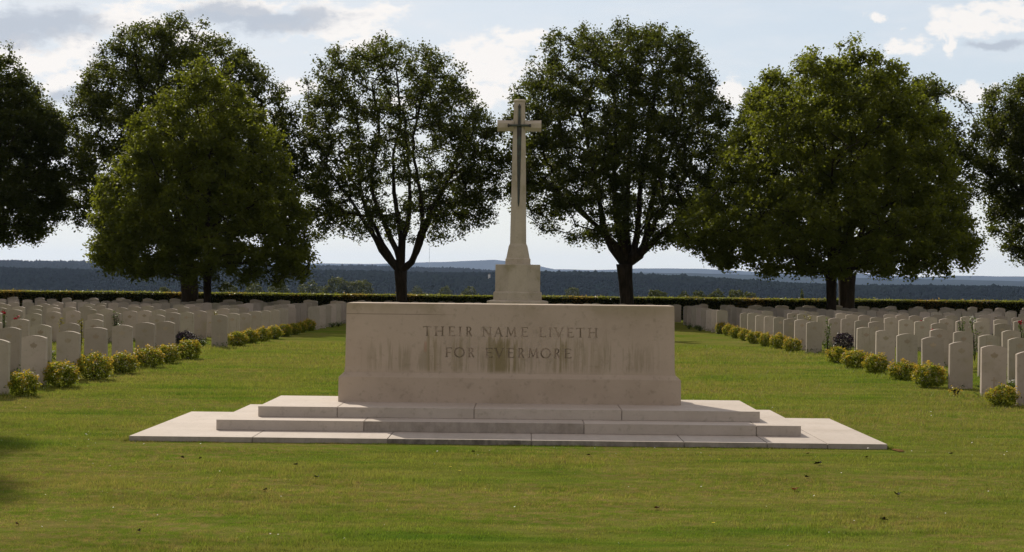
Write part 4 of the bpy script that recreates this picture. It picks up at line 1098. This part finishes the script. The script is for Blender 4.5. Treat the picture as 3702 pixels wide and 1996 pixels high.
# hazy field trees beyond the hedge
rng = np.random.default_rng(3)
seenm = 0
for i, (x, y, ztop, w) in enumerate(sorted(MID_T, key=lambda p: p[0])):
    zg = float(terrain_h(np.array([x]), np.array([float(y)]))[0])
    H = max(ztop - zg, 3.0); w = w * 1.15
    t = thing('field_tree', f'small hazy green tree low beyond the hedge, {ORD[i]} of them from the left', 'tree', (x, y, zg - 0.3), 'field trees beyond the hedge')
    n = 1500
    d = rng.normal(size=(n, 3)); d /= np.linalg.norm(d, axis=1)[:, None]
    lump = 1 + 0.22 * np.sin(d[:, 0] * 4 + i) * np.sin(d[:, 2] * 5 + i * 2) + 0.15 * np.sin(d[:, 1] * 7 + i)
    ch = min(H * 0.40, w * 0.6)
    C = d * (lump * rng.uniform(0.6, 1, n) ** 0.5)[:, None] * np.array([w * 0.5, w * 0.5, ch]) + np.array([0, 0, H - ch])
    V, F = leaves(rng, C, np.full(n, w * 0.10), 0.75, 0.3)
    obj('crown', mesh_np('crown', V, F, 4, rnd=rng.uniform(0, 1, n)), MAT['midtree'], t)
    bm = bmesh.new(); tube(bm, (0, 0, -0.5), (0, 0, H - ch * 1.2), 0.25 + w * 0.02, 0.15, 8); obj('trunk', bm_mesh('trunk', bm), MAT['bark'], t)
# a dark conifer on the right beyond the hedge
x, zt, y = 60.9, 0.99, 350
zg = float(terrain_h(np.array([x]), np.array([350.0]))[0]); H = zt - zg
t = thing('conifer', 'dark pointed conifer low beyond the hedge, left of the double trunk on the right', 'tree', (x, y, zg - .2))
n = 2200; f = rng.uniform(0, 1, n) ** 0.7; a = rng.uniform(0, 6.28, n); rr_ = (f * 0.98 + 0.02) * H * 0.22 * (0.75 + 0.25 * np.sin(f * 40)) * rng.uniform(0.5, 1, n) ** .5
V, F = leaves(rng, np.stack([np.cos(a) * rr_, np.sin(a) * rr_, H * (1 - f * 0.9)], 1), np.full(n, 0.5), 0.5)
obj('crown', mesh_np('crown', V, F, 4, rnd=rng.uniform(0, 1, n)), MAT['maple'], t)
bm = bmesh.new(); tube(bm, (0, 0, -0.5), (0, 0, H * 0.9), 0.25, 0.04, 8); obj('trunk', bm_mesh('trunk', bm), MAT['bark'], t)

# small white house and radio mast far off
yh = 1300.0
while yh < 2190 and float(terrain_h(np.array([-0.0205 * yh]), np.array([yh]))[0]) < 1.71 + 0.0009 * yh: yh += 5
xh = 0.137 - 0.0205 * yh; zg = float(terrain_h(np.array([xh]), np.array([yh]))[0])
t = thing('white_house', 'tiny white house on the dark far slope left of the cross pedestal', 'house', (xh, yh - 12, zg))
bm = bmesh.new(); add_box(bm, -1.4, 1.4, -2.0, 2.0, -3, 7.4); obj('wall', bm_mesh('wall', bm), MAT['plaster'], t)
bm = bmesh.new(); loft(bm, [rect(1.6, -2.2, 2.2, 7.402), rect(0.1, -2.2, 2.2, 9.0)]); obj('roof', bm_mesh('roof', bm), MAT['roof'], t)
zg = float(terrain_h(np.array([-521.0]), np.array([9000.0]))[0])
t = thing('radio_mast', 'very thin tall radio mast on the skyline between the forked maple and the cross', 'mast', (-521, 9000, zg))
bm = bmesh.new(); tube(bm, (0, 0, 0), (0, 0, 205 - zg), 1.1, 0.7, 6); obj('pole', bm_mesh('pole', bm), MAT['steel'], t)
bm = bmesh.new()
for zz in (0.35, 0.6, 0.85): tube(bm, (0, 0, (205 - zg) * zz), (0, 0, (205 - zg) * zz + 3), 2.0, 2.0, 8)
obj('aerial', bm_mesh('aerial', bm), MAT['steel'], t)

# ---------------------------------------------------------------- haze
bm = bmesh.new()
add_box(bm, -12500, 12500, -60, 19600, -60, 320)
m, g, out = new_mat('haze')
pv = g.n('ShaderNodeVolumePrincipled', {'Color': HAZEC, 'Density': HAZE, 'Anisotropy': 0.3})
m.node_tree.links.new(pv.outputs[0], out.inputs['Volume'])
tag(obj('haze', bm_mesh('haze', bm), m), 'thin blue haze over the distant hills', 'haze', kind='stuff')

# ---------------------------------------------------------------- sky and sun
AZ, EL = R(22.6), R(32.0)
w = bpy.data.worlds.new('World'); scene.world = w; w.use_nodes = True
w.node_tree.nodes.clear()
g = NT(w.node_tree)
sky = g.n('ShaderNodeTexSky', sky_type='NISHITA', sun_disc=False)
sky.sun_elevation = EL; sky.sun_rotation = -AZ
sky.air_density = 1.0; sky.dust_density = 0.6; sky.ozone_density = 1.5; sky.altitude = 0
D = g.n('ShaderNodeTexCoord').outputs['Generated']
s = g.n('ShaderNodeSeparateXYZ', {0: D}).outputs
yy = g.math('MAXIMUM', s[1], 0.06)
uvv = g.n('ShaderNodeCombineXYZ', {0: g.math('DIVIDE', s[0], yy), 1: g.math('DIVIDE', s[2], yy), 2: 0.0}).outputs[0]
front = g.step(s[1], 0.25, 0.6)
# edges of the clouds are ragged by a fractal warp
wn = g.n('ShaderNodeTexNoise', {'Vector': uvv, 'Scale': 26.0, 'Detail': 6.0, 'Roughness': 0.6}).outputs['Color']
warp = g.vmath('MULTIPLY', g.vmath('SUBTRACT', wn, (0.5, 0.5, 0.5)), (0.060, 0.026, 0.0))
wv = g.vmath('ADD', uvv, warp)
def blobs(L_):
    acc = None
    for (u0, v0, ru, rv) in L_:
        d = g.vmath('MULTIPLY', g.vmath('SUBTRACT', wv, (u0, v0, 0)), (1 / (ru * 1.35), 1 / (rv * 1.4), 0))
        q = g.math('SUBTRACT', 1.0, g.vmath('LENGTH', d))
        acc = q if acc is None else g.math('MAXIMUM', acc, q)
    return acc
fb = g.n('ShaderNodeTexNoise', {'Vector': g.vmath('MULTIPLY', uvv, (1.0, 2.0, 1.0)), 'Scale': 52.0, 'Detail': 8.0, 'Roughness': 0.62}).outputs['Fac']
fb2 = g.n('ShaderNodeTexNoise', {'Vector': g.vmath('MULTIPLY', uvv, (1.0, 3.4, 1.0)), 'Scale': 9.0, 'Detail': 6.0, 'Roughness': 0.6}).outputs['Fac']
white = g.step(g.math('ADD', blobs(CLOUD_W), g.math('MULTIPLY', g.math('SUBTRACT', fb, 0.5), 2.4)), 0.02, 0.60)
grey = g.step(g.math('ADD', blobs(CLOUD_G), g.math('MULTIPLY', g.math('SUBTRACT', fb, 0.5), 1.6)), 0.0, 0.75)
white = g.math('MULTIPLY', white, front); grey = g.math('MULTIPLY', grey, front)
# thin veil: thicker to the left and towards the horizon
su = g.n('ShaderNodeSeparateXYZ', {0: uvv}).outputs
veil = g.math('ADD', g.math('MULTIPLY', g.step(su[0], 0.22, -0.28), 0.55), g.math('MULTIPLY', g.step(fb2, 0.40, 0.70), 0.45))
hor = g.step(su[1], 0.13, 0.01)
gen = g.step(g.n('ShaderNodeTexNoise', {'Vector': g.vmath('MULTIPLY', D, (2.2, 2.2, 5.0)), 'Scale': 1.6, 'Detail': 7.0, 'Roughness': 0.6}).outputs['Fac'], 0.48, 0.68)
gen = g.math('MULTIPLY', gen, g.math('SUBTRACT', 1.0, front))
col = g.mix(0.80, sky.outputs[0], SKYC[0])                       # the high thin haze of the photographed sky
col = g.mix(veil, col, SKYC[1])
col = g.mix(g.math('MULTIPLY', hor, 0.85), col, SKYC[2])
col = g.mix(g.math('MULTIPLY', white, 0.8), col, SKYC[3])
col = g.mix(g.math('MULTIPLY', grey, 0.80), col, SKYC[4])
back = g.mix(g.math('ADD', 0.35, g.math('MULTIPLY', gen, 0.6)), sky.outputs[0], BACKC)  # unseen sky behind the camera, warm cloud tint added to lift shaded stone
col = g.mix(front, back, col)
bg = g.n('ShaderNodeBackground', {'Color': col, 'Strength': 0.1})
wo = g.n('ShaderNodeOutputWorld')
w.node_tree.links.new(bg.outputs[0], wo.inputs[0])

sd = bpy.data.lights.new('sun', 'SUN'); sd.energy = SUN_E; sd.angle = R(0.55); sd.color = (1.0, 0.90, 0.77)
so = bpy.data.objects.new('sun', sd); COL.objects.link(so)
S = Vector((-math.sin(AZ) * math.cos(EL), math.cos(AZ) * math.cos(EL), math.sin(EL)))
so.rotation_euler = S.to_track_quat('Z', 'Y').to_euler()
so.location = S * 60

# ---------------------------------------------------------------- camera
cam = bpy.data.cameras.new('camera'); co = bpy.data.objects.new('camera', cam); COL.objects.link(co)
cam.sensor_width = 36.0; cam.lens = 36.0 * 4050 / 2576
cam.clip_start = 0.1; cam.clip_end = 60000
pitch = math.atan((710 - 694.5) / 4050)
M = Matrix.Rotation(R(0.37), 3, 'Z') @ Matrix.Rotation(R(90) + pitch, 3, 'X') @ Matrix.Rotation(R(0.6), 3, 'Z')
co.rotation_euler = M.to_euler(); co.location = (0.137, 0, 1.71)
scene.camera = co
vs = scene.view_settings
vs.view_transform = 'Standard'; vs.look = 'None'; vs.exposure = EXPO; vs.gamma = 1.0; vs.use_curve_mapping = False
scene.cycles.max_bounces = 6; scene.cycles.volume_bounces = 0
scene.cycles.transparent_max_bounces = 8
scene.cycles.use_denoising = True
